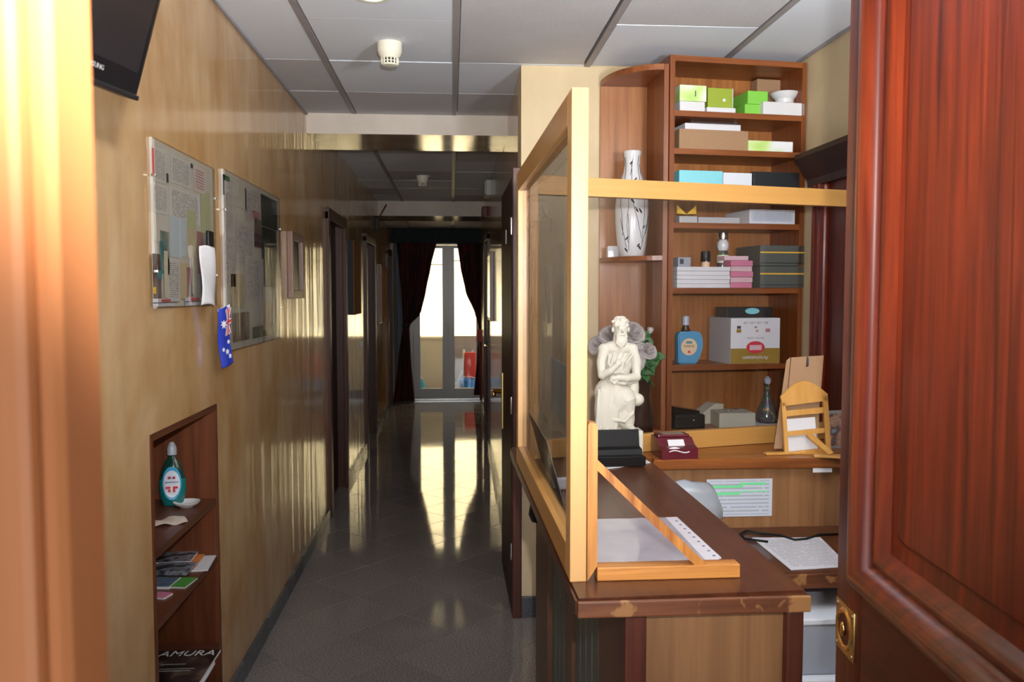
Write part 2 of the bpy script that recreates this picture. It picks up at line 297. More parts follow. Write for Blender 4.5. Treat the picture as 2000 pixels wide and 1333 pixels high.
# ------------------------------------------------------------------ object helpers
def tag(o, label=None, cat=None, group=None, kind=None):
    if label: o['label'] = label
    if cat: o['category'] = cat
    if group: o['group'] = group
    if kind: o['kind'] = kind
    return o
def thing(name, label, cat, loc=(0, 0, 0), rz=0, group=None):
    o = bpy.data.objects.new(name, None); COL.objects.link(o); o.location = loc; o.rotation_euler = (0, 0, rz); o.empty_display_size = 0.05
    return tag(o, label, cat, group)
def link(name, bm, mat, parent=None, smooth=False, loc=None):
    me = bpy.data.meshes.new(name); bmesh.ops.recalc_face_normals(bm, faces=bm.faces[:]); bm.to_mesh(me); bm.free()
    if smooth:
        for p in me.polygons: p.use_smooth = True
        if smooth == 'auto': me.set_sharp_from_angle(angle=math.radians(38))
    mats = mat if isinstance(mat, (list, tuple)) else [mat]
    for x in mats: me.materials.append(M[x])
    o = bpy.data.objects.new(name, me); COL.objects.link(o)
    if parent: o.parent = parent
    if loc is not None: o.location = loc
    return o
def abox(bm, x0, x1, y0, y1, z0, z1, bev=0.0, mi=0, M4=None):
    g = bmesh.ops.create_cube(bm, size=1.0); vs = g['verts']
    for v in vs:
        v.co = Vector((x0 + (v.co.x + 0.5) * (x1 - x0), y0 + (v.co.y + 0.5) * (y1 - y0), z0 + (v.co.z + 0.5) * (z1 - z0)))
    fs = set(f for v in vs for f in v.link_faces)
    for f in fs: f.material_index = mi
    if bev > 0:
        es = list(set(e for v in vs for e in v.link_edges))
        r = bmesh.ops.bevel(bm, geom=es, offset=bev, segments=2, affect='EDGES', profile=0.6)
        vs = list(set(v for f in r['faces'] for v in f.verts) | set(v for v in vs if v.is_valid))
    if M4 is not None:
        for v in vs: v.co = M4 @ v.co
    return vs
def box(name, parent, mat, b, bev=0.0, M4=None, smooth=False):
    bm = bmesh.new(); abox(bm, *b, bev=bev, M4=M4); return link(name, bm, mat, parent, smooth)
def prism(bm, pts, fn, d0, d1):
    """pts 2D outline; fn(a,b,d)->Vector"""
    n = len(pts); A = [bm.verts.new(fn(a, b, d0)) for a, b in pts]; B = [bm.verts.new(fn(a, b, d1)) for a, b in pts]
    bm.faces.new(A[::-1]); bm.faces.new(B)
    for i in range(n): bm.faces.new((A[i], A[(i + 1) % n], B[(i + 1) % n], B[i]))
def poly(name, parent, mat, pts, fn, d0, d1, smooth=False):
    bm = bmesh.new(); prism(bm, pts, fn, d0, d1); return link(name, bm, mat, parent, smooth)
def lathe(bm, prof, seg=28, cx=0, cy=0, cz=0, sx=1.0, sy=1.0, cap=True):
    rings = []
    for r, z in prof:
        rings.append([bm.verts.new((cx + sx * r * math.cos(2 * PI * i / seg), cy + sy * r * math.sin(2 * PI * i / seg), cz + z)) for i in range(seg)])
    for a, b in zip(rings[:-1], rings[1:]):
        for i in range(seg): bm.faces.new((a[i], a[(i + 1) % seg], b[(i + 1) % seg], b[i]))
    if cap: bm.faces.new(rings[0][::-1]); bm.faces.new(rings[-1])
def turned(name, parent, mat, prof, seg=28, **kw):
    bm = bmesh.new(); lathe(bm, prof, seg, **kw); return link(name, bm, mat, parent, 'auto')
def tube(bm, pts, r, seg=8):
    pts = [Vector(p) for p in pts]; rings = []
    for i, p in enumerate(pts):
        d = (pts[min(i + 1, len(pts) - 1)] - pts[max(i - 1, 0)]).normalized()
        up = Vector((0, 0, 1)) if abs(d.z) < 0.9 else Vector((1, 0, 0))
        a = d.cross(up).normalized(); b = d.cross(a); rr = r[i] if isinstance(r, (list, tuple)) else r
        rings.append([bm.verts.new(p + a * rr * math.cos(2 * PI * k / seg) + b * rr * math.sin(2 * PI * k / seg)) for k in range(seg)])
    for A, B in zip(rings[:-1], rings[1:]):
        for k in range(seg): bm.faces.new((A[k], A[(k + 1) % seg], B[(k + 1) % seg], B[k]))
    bm.faces.new(rings[0][::-1]); bm.faces.new(rings[-1])
def wire(name, parent, mat, pts, r, seg=8):
    bm = bmesh.new(); tube(bm, pts, r, seg); return link(name, bm, mat, parent, True)
def grid(bm, nu, nv, fn, thick=0.0):
    vs = [[bm.verts.new(fn(i / nu, j / nv)) for j in range(nv + 1)] for i in range(nu + 1)]
    for i in range(nu):
        for j in range(nv): bm.faces.new((vs[i][j], vs[i + 1][j], vs[i + 1][j + 1], vs[i][j + 1]))
    if thick:
        bmesh.ops.recalc_face_normals(bm, faces=bm.faces[:]); bmesh.ops.solidify(bm, geom=bm.faces[:], thickness=thick)
def text(name, parent, mat, body, size, loc, rot, extrude=0.0003, align='CENTER', sx=1.0, shear=0.0):
    cu = bpy.data.curves.new(name, 'FONT'); cu.body = body; cu.size = size; cu.extrude = extrude; cu.align_x = align; cu.align_y = 'CENTER'; cu.resolution_u = 2; cu.shear = shear
    tmp = bpy.data.objects.new('tmp', cu); COL.objects.link(tmp)
    dg = bpy.context.evaluated_depsgraph_get(); dg.update()
    me = bpy.data.meshes.new_from_object(tmp.evaluated_get(dg)); bpy.data.objects.remove(tmp)
    me.materials.clear(); me.materials.append(M[mat])
    o = bpy.data.objects.new(name, me); COL.objects.link(o); o.location = loc; o.rotation_euler = rot; o.scale = (sx, 1, 1)
    if parent: o.parent = parent
    return o
def struct(o): o['kind'] = 'structure'; return o
def moved(bm, M4):
    for v in bm.verts: v.co = M4 @ v.co

# ------------------------------------------------------------------ setting: floor
XL = -0.845; CEIL = 2.60
def xr(y): return 0.325 + (y - 3.9) * (0.085 / 8.1)      # right wall of the corridor
floor = struct(box('floor', None, 'joint', (-1.6, 2.0, -2.6, 12.1, -0.12, -0.008)))
TS = 0.345
bm = bmesh.new(); abox(bm, -TS / 2 + 0.0012, TS / 2 - 0.0012, -TS / 2 + 0.0012, TS / 2 - 0.0012, -0.008, 0.0, bev=0.0009)
tile0 = link('tile', bm, 'floor_tile', floor); first = True; used = 0
for i in range(-50, 60):
    for j in range(-50, 60):
        x = (i - j) * TS * 0.7071; y = 0.1 + (i + j) * TS * 0.7071
        if y < 0.9 or y > 12.1 or x < XL - 0.2: continue
        if y > 3.95 and x > xr(y) + 0.2: continue
        if y <= 3.95 and x > 1.75: continue
        t = tile0 if first else tile0.copy()
        if not first: COL.objects.link(t)
        first = False; used += 1
        t.location = (x, y, 0); t.rotation_euler = (random.uniform(-1, 1) * 0.0005, random.uniform(-1, 1) * 0.0005, PI / 4)
print('tiles', used)
# ------------------------------------------------------------------ setting: walls
YN0, YN1, ZN1 = 2.395, 3.06, 1.155          # niche
D1 = (5.80, 6.72); D2 = (8.32, 9.28); D3 = (11.15, 11.80)
bm = bmesh.new()
wx0, wx1 = XL - 0.26, XL
def wb(y0, y1, z0, z1): abox(bm, wx0, wx1, y0, y1, z0, z1)
wb(-0.0 + 0.42, YN0, -0.02, CEIL + 0.02); wb(YN0, YN1, ZN1, CEIL + 0.02); wb(YN1, D1[0], -0.02, CEIL + 0.02)
abox(bm, wx0, wx0 + 0.03, YN0, YN1, -0.02, ZN1)
for d, nx in ((D1, D2[0]), (D2, D3[0]), (D3, 12.3)):
    wb(d[0], d[1], 2.10, CEIL + 0.02); wb(d[1], nx, -0.02, CEIL + 0.02)
    abox(bm, wx0, wx0 + 0.1, d[0], d[1], -0.02, 2.10)
wall_left = struct(link('wall_left', bm, 'stucco_corridor'))
# corridor right wall (slightly out of parallel)
bm = bmesh.new()
DR = (8.35, 10.35)
def rw(y0, y1, z0, z1, x_off=0.0, th_=0.3):
    for v in abox(bm, 0, th_, y0, y1, z0, z1): v.co.x += xr(v.co.y) + x_off
rw(3.95, 8.45, -0.02, CEIL + 0.02); rw(8.45, 9.25, 2.10, CEIL + 0.02); rw(9.25, 12.3, -0.02, CEIL + 0.02); rw(8.45, 9.25, -0.02, 2.1, 0.08, 0.2)
wall_right = struct(link('wall_right', bm, 'stucco_corridor'))
wall_back = struct(box('wall_back', None, 'wall_cream', (0.325, 1.9, 3.93, 4.12, -0.02, CEIL + 0.02)))
struct(box('wall_reception', None, 'wall_cream', (1.575, 1.75, 0.42, 3.93, -0.02, CEIL + 0.02)))
# wall with the entrance opening, and the landing behind the camera
bm = bmesh.new()
abox(bm, -1.6, -0.90, 0.30, 0.42, -0.02, 2.7); abox(bm, 0.62, 1.9, 0.30, 0.42, -0.02, 2.7); abox(bm, -0.90, 0.62, 0.30, 0.42, 2.35, 2.7)
struct(link('wall_front', bm, 'landing_wall'))
bm = bmesh.new()
abox(bm, -1.6, -1.5, -2.6, 0.30, -0.02, 2.7); abox(bm, 1.9, 2.0, -2.6, 0.30, -0.02, 2.7); abox(bm, -1.6, 2.0, -2.7, -2.6, -0.02, 2.7)
struct(link('wall_landing', bm, 'landing_wall'))
# far wall with the balcony door opening
bm = bmesh.new()
abox(bm, -1.2, -0.60, 12.0, 12.2, -0.02, 2.7); abox(bm, 0.47, 1.0, 12.0, 12.2, -0.02, 2.7); abox(bm, -0.60, 0.47, 12.0, 12.2, 2.27, 2.7)
struct(link('wall_far', bm, 'stucco_corridor'))
# ceiling: slab, panels, bars
ceiling = struct(box('ceiling', None, 'panel_white', (-1.6, 2.0, -2.7, 12.3, CEIL + 0.03, CEIL + 0.3)))
bm = bmesh.new(); abox(bm, 0.004, 0.572, 0.003, 0.597, 0.0, 0.012, bev=0.002)
pw = link('panel', bm, 'panel_white', ceiling)
me_grey = pw.data.copy(); me_grey.materials.clear(); me_grey.materials.append(M['panel_grey'])
GX = [-1.166, -0.566, 0.022, 0.632, 1.236]
greys = {(0, 3.9), (0, 4.5), (1, 4.5), (2, 3.3), (2, 2.7), (2, 4.5), (3, 2.7), (2, 2.1)}
k = 0
def put_panel(x, y, z, grey):
    global k
    o = pw if k == 0 else pw.copy()
    if k: COL.objects.link(o)
    if grey: 
        if k == 0: pass
        else: o.data = me_grey
    o.location = (x + 0.013, y, z + random.uniform(-0.0015, 0.0015)); o.rotation_euler = (random.uniform(-1, 1) * 0.002, random.uniform(-1, 1) * 0.002, 0)
    k += 1
Y0 = 3.308 - 5 * 0.595
for r in range(0, 8):
    y = Y0 + r * 0.595 + 0.005
    if y > 4.95: continue
    for c in range(5):
        if y > 3.95 - 0.05 and c > 2: continue
        g = any(c == a and abs((3.308 + round((y - 3.313) / 0.595) * 0.595) - (3.308 + round((b - 3.308) / 0.6) * 0.595)) < 0.1 for a, b in greys)
        put_panel(GX[c], y, CEIL, g)
for r in range(7):
    for c in range(3): put_panel(GX[c], 5.62 + r * 0.6, CEIL, (r * 3 + c) % 5 == 0)
for r in range(2):
    for c in range(3): put_panel(GX[c], 10.56 + r * 0.6, 2.435, True)
for gx in GX[1:]:
    y1 = 3.93 if gx > 0.5 else 5.06
    box('grid_bar', ceiling, 'grid_bar', (gx - 0.013, gx + 0.013, 0.42, y1, CEIL - 0.003, CEIL + 0.02))
    if gx < 0.5:
        box('grid_bar', ceiling, 'grid_bar', (gx - 0.013, gx + 0.013, 5.6, 9.85, CEIL - 0.003, CEIL + 0.02))
        box('grid_bar', ceiling, 'grid_bar', (gx - 0.013, gx + 0.013, 10.56, 12.0, 2.432, 2.455))
box('ceiling_trim', ceiling, 'grid_bar', (XL, XL + 0.012, 0.42, 5.06, CEIL - 0.012, CEIL + 0.0))
box('ceiling_trim', ceiling, 'grid_bar', (1.563, 1.575, 0.42, 3.93, CEIL - 0.012, CEIL + 0.0))
# beams
def beam(name, y0, y1, z0):
    bm = bmesh.new(); abox(bm, XL, xr((y0 + y1) / 2), y0, y1, z0, CEIL + 0.02)
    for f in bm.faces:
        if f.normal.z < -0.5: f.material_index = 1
    me = struct(link(name, bm, ['beam_face', 'beam_gloss'])); return me
beam('trim_1', 5.05, 5.62, 2.482); beam('trim_2', 9.85, 10.56, 2.432)
struct(box('trim_3', None, 'beam_face', (XL, 0.45, 10.56, 12.0, 2.447, CEIL + 0.02)))
# baseboards
def segs(a, b, cuts):
    out = []; s = a
    for c0, c1 in cuts: out.append((s, c0)); s = c1
    out.append((s, b)); return out
bm = bmesh.new()
for a, b in segs(0.42, 12.0, [(D1[0] - 0.04, D1[1] + 0.02), (D2[0] - 0.02, D2[1] + 0.02), (D3[0], D3[1])]):
    y = a
    while y < b - 0.01:
        abox(bm, XL, XL + 0.014, y, min(b, y + 1.0) - 0.002, 0, 0.078, bev=0.002); y += 1.0
struct(link('baseboard_left', bm, 'stone_baseboard'))
bm = bmesh.new(); abox(bm, 0.327, 1.56, 3.912, 3.93, 0, 0.10, bev=0.003); struct(link('baseboard_back', bm, 'stone_baseboard'))
bm = bmesh.new()
for a, b in ((4.75, 8.4), (9.3, 12.0)):
    for v in abox(bm, -0.014, 0, a, b, 0, 0.078): v.co.x += xr(v.co.y)
struct(link('baseboard_right', bm, 'stone_baseboard'))
# ------------------------------------------------------------------ doors in the left wall
def side_door(name, d, knob):
    r = bpy.data.objects.new(name, None); COL.objects.link(r); r.location = (XL, d[0], 0); struct(r)
    w = d[1] - d[0]
    bm = bmesh.new()
    abox(bm, -0.005, 0.022, -0.035, 0.055, 0, 2.10, bev=0.004); abox(bm, -0.005, 0.022, w - 0.055, w + 0.02, 0, 2.10, bev=0.004); abox(bm, -0.005, 0.024, -0.035, w + 0.02, 2.045, 2.125, bev=0.004)
    link('door_casing', bm, 'door_casing', r)
    bm = bmesh.new(); abox(bm, -0.16, -0.005, w - 0.03, w, 0, 2.08); abox(bm, -0.16, -0.005, 0, 0.03, 0, 2.08); abox(bm, -0.16, -0.005, 0, w, 2.06, 2.10)
    link('door_jamb', bm, 'door_casing', r)
    lf = box('door_leaf', r, 'door_dark', (-0.10, -0.06, 0.03, w - 0.03, 0.01, 2.06))
    if knob:
        bm = bmesh.new(); bmesh.ops.create_uvsphere(bm, u_segments=12, v_segments=8, radius=0.025); moved(bm, Matrix.Translation((-0.02, 0.12, 1.02)))
        tube(bm, [(-0.06, 0.12, 1.02), (-0.02, 0.12, 1.02)], 0.01); link('door_knob', bm, 'brass_bright', lf, True)
    return r
side_door('door_1', D1, False); side_door('door_2', D2, True); side_door('door_3', D3, False)
# door in the right corridor wall, further back
r = bpy.data.objects.new('door_4', None); COL.objects.link(r); r.location = (xr(8.45), 8.45, 0); struct(r)
bm = bmesh.new(); abox(bm, -0.02, 0.01, -0.07, 0.0, 0, 2.14, bev=0.004); abox(bm, -0.02, 0.018, 0.8, 0.87, 0, 2.14, bev=0.004); abox(bm, -0.02, 0.018, -0.07, 0.87, 2.08, 2.15, bev=0.004)
link('door_casing', bm, 'door_casing', r)
lf = box('door_leaf', r, 'door_dark', (0.03, 0.07, 0.0, 0.8, 0.01, 2.08))
bm = bmesh.new(); tube(bm, [(0.03, 0.1, 1.0), (-0.03, 0.1, 1.0), (-0.03, 0.22, 1.0)], 0.009); abox(bm, 0.02, 0.03, 0.07, 0.13, 0.9, 1.12); link('door_handle', bm, 'brass_bright', lf)
# the dark leaf folded against the corridor corner
leaf = thing('door', 'dark brown corridor door leaf folded back at the wall corner, brass lever handle', 'door', (0.283, 3.93, 0))
bm = bmesh.new(); abox(bm, -0.003, 0.034, 0.0, 0.78, 0.012, 2.085, bev=0.002)
moved(bm, Matrix.Rotation(0.0, 4, 'Z')); lfp = link('door_panel', bm, 'door_dark', leaf)
bm = bmesh.new(); abox(bm, -0.010, -0.002, 0.655, 0.705, 0.80, 1.11, bev=0.002)
link('escutcheon', bm, 'brass', leaf)
bm = bmesh.new(); tube(bm, [(-0.005, 0.68, 1.005), (-0.05, 0.68, 1.005), (-0.058, 0.66, 1.005), (-0.058, 0.555, 1.003)], 0.012); tube(bm, [(-0.004, 0.68, 1.09), (-0.014, 0.68, 1.09)], 0.008)
link('door_handle', bm, 'brass_bright', leaf, True)
box('number_plate', leaf, 'grey_plastic', (-0.006, 0.0, 0.36, 0.42, 1.80, 1.87), bev=0.002)
for z in (0.28, 0.98, 1.82): turned('hinge', leaf, 'steel', [(0.006, 0), (0.007, 0.01), (0.007, 0.07), (0.006, 0.08)], 10, cx=-0.004, cy=-0.009, cz=z)
struct(box('trim_4', None, 'wood_redpost', (0.283, 0.327, 3.905, 3.93, 0, 2.13), bev=0.004))

# ------------------------------------------------------------------ balcony door, curtains, outside
bd = bpy.data.objects.new('door_5', None); COL.objects.link(bd); bd.location = (0, 12.0, 0); struct(bd)
def fr(name, b, mat='upvc'): return box(name, bd, mat, b, bev=0.004)
fr('door_frame', (-0.60, -0.55, 0.02, 0.09, 0, 2.27)); fr('door_frame', (0.42, 0.47, 0.02, 0.09, 0, 2.27)); fr('door_frame', (-0.55, 0.42, 0.02, 0.09, 2.22, 2.27)); fr('threshold', (-0.55, 0.42, 0.0, 0.12, 0.0, 0.03), 'steel')
def bleaf(x0, x1, zm):
    l = fr('door_leaf', (x0, x0 + 0.10, 0.01, 0.07, 0.035, 2.215))
    fr('stile', (x1 - 0.07, x1, 0.01, 0.07, 0.035, 2.215)).parent = bd
    fr('rail', (x0 + 0.10, x1 - 0.07, 0.01, 0.07, 0.035, 0.17)); fr('rail', (x0 + 0.10, x1 - 0.07, 0.01, 0.07, 2.17, 2.215))
    fr('muntin', (x0 + 0.10, x1 - 0.07, 0.025, 0.055, zm - 0.008, zm + 0.008))
    fr('pane', (x0 + 0.10, x1 - 0.07, 0.036, 0.042, 0.17, 2.17), 'pane')
bleaf(-0.548, -0.062, 1.94)
bleaf(-0.060, 0.418, 1.995)
box('closing_strip', bd, 'upvc', (-0.075, -0.047, 0.004, 0.012, 0.035, 2.215), bev=0.002)
box('door_handle', bd, 'upvc', (-0.075, -0.045, -0.02, 0.01, 0.92, 1.08), bev=0.006)
struct(box('floor_balcony', None, 'balcony_floor', (-2.5, 2.5, 12.12, 13.6, -0.15, -0.01)))
struct(box('wall_parapet', None, 'parapet_shaded', (-2.5, 2.5, 13.45, 13.6, -0.01, 0.845)))  # grey puts the shade on the parapet into its colour
struct(box('wall_balcony', None, 'parapet_cream', (-0.75, -0.58, 12.2, 13.45, -0.01, 2.6)))
t = thing('cabinet', 'pale cream low cabinet standing on the balcony behind the left glass door', 'cabinet', (-0.28, 13.2, -0.01))
box('body', t, 'parapet_cream', (-0.26, 0.20, -0.2, 0.2, 0, 0.83)); box('top', t, 'parapet_cream', (-0.28, 0.215, -0.22, 0.22, 0.83, 0.865), bev=0.005)
# pale building across the street
t = thing('building', 'sunlit pale building across the street, seen overexposed through the balcony door', 'building', (0, 21, -4))
box('facade_wall', t, 'facade', (-9, 9, 0, 4, 0, 16))
for ix in (-6.2, -2.7, 2.1, 5.6):
    for iz in (1.2, 4.6, 8.0, 11.4):
        wnd = box('window', t, 'upvc', (ix - 0.55, ix + 0.55, -0.06, 0.02, iz, iz + 1.6)); box('pane', wnd, 'picture_dark', (ix - 0.48, ix + 0.48, -0.07, -0.06, iz + 0.07, iz + 1.53))
# balcony things
t = thing('bucket', 'blue plastic bucket on the balcony floor behind the right glass door', 'bucket', (0.24, 12.7, -0.01))
turned('body', t, 'bucket_blue', [(0.09, 0), (0.10, 0.01), (0.125, 0.22), (0.135, 0.225), (0.135, 0.24), (0.118, 0.24), (0.095, 0.03)], 24, cap=False)
wire('bail', t, 'steel', [(0.13 * math.cos(a), -0.02, 0.23 + 0.05 * math.sin(a)) for a in [i * PI / 12 for i in range(13)]], 0.004)
t = thing('broom', 'long broom leaning on the balcony parapet behind the right glass door', 'broom', (0.02, 12.9, 0))
wire('handle', t, 'printer_grey', [(0, 0, 0.05), (0.32, 0.5, 0.62)], 0.018); 
bm = bmesh.new(); abox(bm, -0.11, 0.09, -0.03, 0.03, -0.01, 0.08, bev=0.01); link('brush', bm, 'terracotta', t)
t = thing('dustpan', 'upright long-handled red dustpan on the balcony, beside the blue bucket', 'dustpan', (0.30, 13.15, -0.01))
box('pan', t, 'bag_red', (-0.10, 0.08, -0.05, 0.05, 0.22, 0.62), bev=0.02); box('base', t, 'bag_red', (-0.06, 0.05, -0.04, 0.04, 0, 0.23), bev=0.01); wire('handle', t, 'stick_cream', [(-0.12, 0, 0.3), (-0.11, 0, 0.66)], 0.016)
t = thing('plant_saucer', 'brown round tray on the balcony floor behind the left glass door', 'tray', (-0.27, 12.78, -0.01))
turned('dish', t, 'terracotta', [(0.15, 0), (0.19, 0.02), (0.20, 0.05), (0.185, 0.05), (0.15, 0.03)], 28); turned('soil', t, 'cardboard_dark', [(0.10, 0.03), (0.09, 0.09), (0.03, 0.10)], 20)
t = thing('spray_bottle', 'teal plastic bottle on the balcony at the left door edge', 'bottle', (-0.45, 12.6, -0.01))
turned('body', t, 'teal', [(0.05, 0), (0.055, 0.02), (0.055, 0.18), (0.02, 0.23), (0.018, 0.25)], 20); box('cap', t, 'white_gloss', (-0.03, 0.02, -0.012, 0.012, 0.25, 0.29), bev=0.004)
# curtains
def curtain(name, label, e, y, mat, pleats, amp=0.03, grp=None):
    zs = sorted(e)
    def at(z):
        for a, b in zip(zs[:-1], zs[1:]):
            if a <= z <= b:
                s = (z - a) / (b - a); s2 = s * s * (3 - 2 * s) * 0.35 + s * 0.65
                return e[a][0] + (e[b][0] - e[a][0]) * s2, e[a][1] + (e[b][1] - e[a][1]) * s2
        return e[zs[-1]]
    z0, z1 = zs[0], zs[-1]; bm = bmesh.new()
    def fn(u, v):
        z = z0 + (z1 - z0) * v; a, b = at(z)
        aa = amp * min(1, (b - a) / 0.3 + 0.35)
        return Vector((a + (b - a) * u, y + aa * math.sin(u * pleats * 2 * PI + 0.6 * math.sin(z * 3)) + 0.01 * math.sin(u * 31), z))
    grid(bm, 72, 44, fn, 0.003)
    o = link(name, bm, mat, None, True); tag(o, label, 'curtain', grp); return o
def cx(px, y): return PY(px, 600, y).x
YC = 11.78
def zz(py): return PY(850, py, YC).z
curtain('curtain', 'dark red patterned curtain gathered to the left of the balcony door', {0.02: (cx(767, YC), cx(809, YC)), zz(700): (cx(777, YC), cx(802, YC)), zz(636): (cx(787, YC), cx(799, YC)), zz(612): (cx(787, YC), cx(822, YC)), zz(570): (cx(784, YC), cx(832, YC)), zz(520): (cx(779, YC), cx(842, YC)), zz(474): (cx(775, YC), cx(853, YC))}, YC, 'curtain_red', 7)
curtain('curtain', 'dark red patterned curtain gathered to the right of the balcony door', {0.10: (cx(925, YC), cx(938, YC)), zz(700): (cx(931, YC), cx(938, YC)), zz(640): (cx(935, YC), cx(939, YC)), zz(612): (cx(927, YC), cx(939, YC)), zz(570): (cx(909, YC), cx(939, YC)), zz(520): (cx(899, YC), cx(939, YC)), zz(474): (cx(893, YC), cx(940, YC))}, YC, 'curtain_red', 6)
curtain('sheer_curtain', 'thin grey sheer curtain hanging at the far left corner beside the red curtain', {0.05: (cx(769, 11.9), cx(776, 11.9)), zz(640): (cx(769, 11.9), cx(790, 11.9)), zz(474): (cx(768, 11.9), cx(784, 11.9))}, 11.92, 'sheer', 4, 0.015)
o = bpy.data.objects.new('x', None); bpy.data.objects.remove(o)
t = thing('curtain_tieback', 'dark tieback band holding the left curtain', 'tieback', (cx(793, YC), YC, zz(636)))
turned('band', t, 'cushion_green', [(0.05, -0.025), (0.058, 0), (0.05, 0.025)], 20, sy=0.9)
t = thing('pelmet', 'dark green fabric pelmet above the balcony door curtains', 'pelmet', (-0.22, 11.68, 0))
bm = bmesh.new(); grid(bm, 60, 6, lambda u, v: Vector((-0.615 + 1.235 * u, 0.012 * math.sin(u * 60), 2.225 + 0.20 * v)), 0.006); link('valance', bm, 'cushion_green', t, True)
box('pelmet_board', t, 'cushion_green', (-0.615, 0.62, 0.01, 0.2, 2.41, 2.43))
t = thing('alarm_box', 'small red box on the right wall end beside the balcony door', 'alarm box', (0.395, 11.45, 0.87))
box('case', t, 'alarm_red', (-0.05, 0.02, -0.03, 0.03, 0, 0.17), bev=0.006)
wire('pipe', t, 'dark_red_plastic', [(0, 0.0, 0.0), (0.005, 0, -0.8)], 0.02)

# ------------------------------------------------------------------ left wall things
def wallbox(parent, name, mat, y0, y1, z0, z1, x0, x1, bev=0): return box(name, parent, mat, (x0, x1, y0, y1, z0, z1), bev=bev)
def picture(name, label, y0, y1, z0, z1, dep, fw, fmat, pmat, cat='picture'):
    t = thing(name, label, cat, (XL, y0, z0)); w = y1 - y0; h = z1 - z0
    if fw:
        bm = bmesh.new()
        for b in ((0, dep, 0, fw, 0, h), (0, dep, w - fw, w, 0, h), (0, dep, fw, w - fw, 0, fw), (0, dep, fw, w - fw, h - fw, h)): abox(bm, *b, bev=0.003)
        link('frame', bm, fmat, t); box('pane', t, pmat, (0, dep - 0.012, fw, w - fw, fw, h - fw))
    else:
        box('shaded_side', t, 'black_plastic', (0, dep - 0.004, 0, w, 0, h)); box('panel', t, fmat, (dep - 0.004, dep, 0.001, w, 0, h))  # black box behind the panel paints the shade on its sides
    return t
picture('framed_picture', 'small pale-framed picture with dark pane on left wall before the first door', 4.42, 4.76, 1.52, 1.868, 0.028, 0.045, 'picture_frame', 'picture_dark')
picture('canvas_picture', 'plain brown canvas panel on left wall between the two doors', 6.95, 7.50, 1.365, 1.975, 0.05, 0, 'canvas_brown', None)
picture('framed_picture', 'pale-edged dark picture on left wall beyond the second door, nearer of two', 9.62, 9.95, 1.19, 1.87, 0.03, 0.012, 'picture_frame', 'picture_dark')
picture('framed_picture', 'brown picture on left wall beyond the second door, farther of two', 10.12, 10.56, 1.19, 1.85, 0.045, 0.05, 'canvas_brown', 'canvas_brown')
t = thing('light_switch', 'small switch plate on left wall between the two doors', 'switch', (XL, 7.85, 1.02)); box('plate', t, 'grey_plastic', (0, 0.01, 0, 0.08, 0, 0.08), bev=0.002); box('rocker', t, 'white_gloss', (0.01, 0.014, 0.02, 0.06, 0.015, 0.065))
# bracket with rods
t = thing('wall_bracket', 'dark wall bracket with slanted rods high on left wall, before the second beam', 'bracket', (XL, 9.45, 2.33))
box('base', t, 'black_plastic', (0, 0.05, -0.03, 0.03, -0.09, 0.05), bev=0.006); wire('rod', t, 'dark_red_plastic', [(0.02, 0, 0.0), (0.13, 0.0, 0.19)], 0.009); wire('rod', t, 'black_plastic', [(0.02, 0, 0.02), (0.21, 0.0, 0.02)], 0.006)

# notice boards (clip frames)
FX = XL + 0.0135
def paper(parent, mat, px0, px1, pt, pb, lay, name='paper', d=0.0006):
    a = PX(px0, pt, FX); b = PX(px1, pt, FX); c = PX(px0, pb, FX)
    L0 = parent.location
    return box(name, parent, mat, (FX - L0.x - 0.0052 + lay * 0.0006, FX - L0.x - 0.0052 + lay * 0.0006 + d, a.y - L0.y, b.y - L0.y, c.z - L0.z, a.z - L0.z))
def board(label, y0, y1, z0, z1):
    t = thing('notice_board', label, 'notice board', (XL, y0, z0)); w = y1 - y0; h = z1 - z0
    box('backing', t, 'board_paper', (0, 0.0075, 0.003, w - 0.003, 0.003, h - 0.003)); box('edge', t, 'grey_plastic', (0.0, 0.008, 0.0, 0.003, 0, h))
    box('glass', t, 'pane_screen', (0.0135, 0.015, 0, w, 0, h))
    for yy in (0, w):
        for zf in (0.22, 0.78):
            box('clip', t, 'steel', (0.004, 0.017, yy - 0.004, yy + 0.004, h * zf - 0.004, h * zf + 0.004), bev=0.001)
    return t
b1 = board('left of two glass notice boards on the wall, beside the white packet', 2.452, 3.055, 1.508, 1.99)
paper(b1, 'text_board', 303, 326, 285, 352, 1); paper(b1, 'print_red', 299, 303, 288, 340, 2)
paper(b1, 'text_board', 300, 330, 355, 412, 2); paper(b1, 'text_board', 336, 374, 300, 355, 1); paper(b1, 'board_blue', 373, 379, 318, 330, 3); paper(b1, 'print_dark', 374, 378, 319, 328, 4)
paper(b1, 'text_board_pink', 381, 402, 322, 372, 2); paper(b1, 'text_board', 333, 392, 362, 425, 0.4); paper(b1, 'print_dark', 327, 331, 338, 356, 3)
paper(b1, 'board_paper', 303, 330, 418, 470, 3); paper(b1, 'board_blue', 334, 356, 422, 502, 2); paper(b1, 'board_blue', 353, 366, 426, 500, 3)
paper(b1, 'board_green', 367, 385, 408, 500, 2); paper(b1, 'board_tan', 368, 384, 445, 505, 3); paper(b1, 'board_green', 394, 412, 372, 455, 1); paper(b1, 'flag_white', 389, 391, 380, 440, 3)
paper(b1, 'poster_plant', 314, 331, 450, 535, 4); paper(b1, 'photo_brown', 300, 316, 495, 585, 3); paper(b1, 'poster_yellow', 301, 306, 561, 574, 5); paper(b1, 'poster_teal', 309, 317, 528, 545, 6)
paper(b1, 'stick_cream', 321, 328, 490, 582, 6); paper(b1, 'text_board', 329, 352, 504, 590, 4); paper(b1, 'board_tan', 344, 372, 512, 585, 3); paper(b1, 'poster_pink', 366, 374, 522, 580, 4)
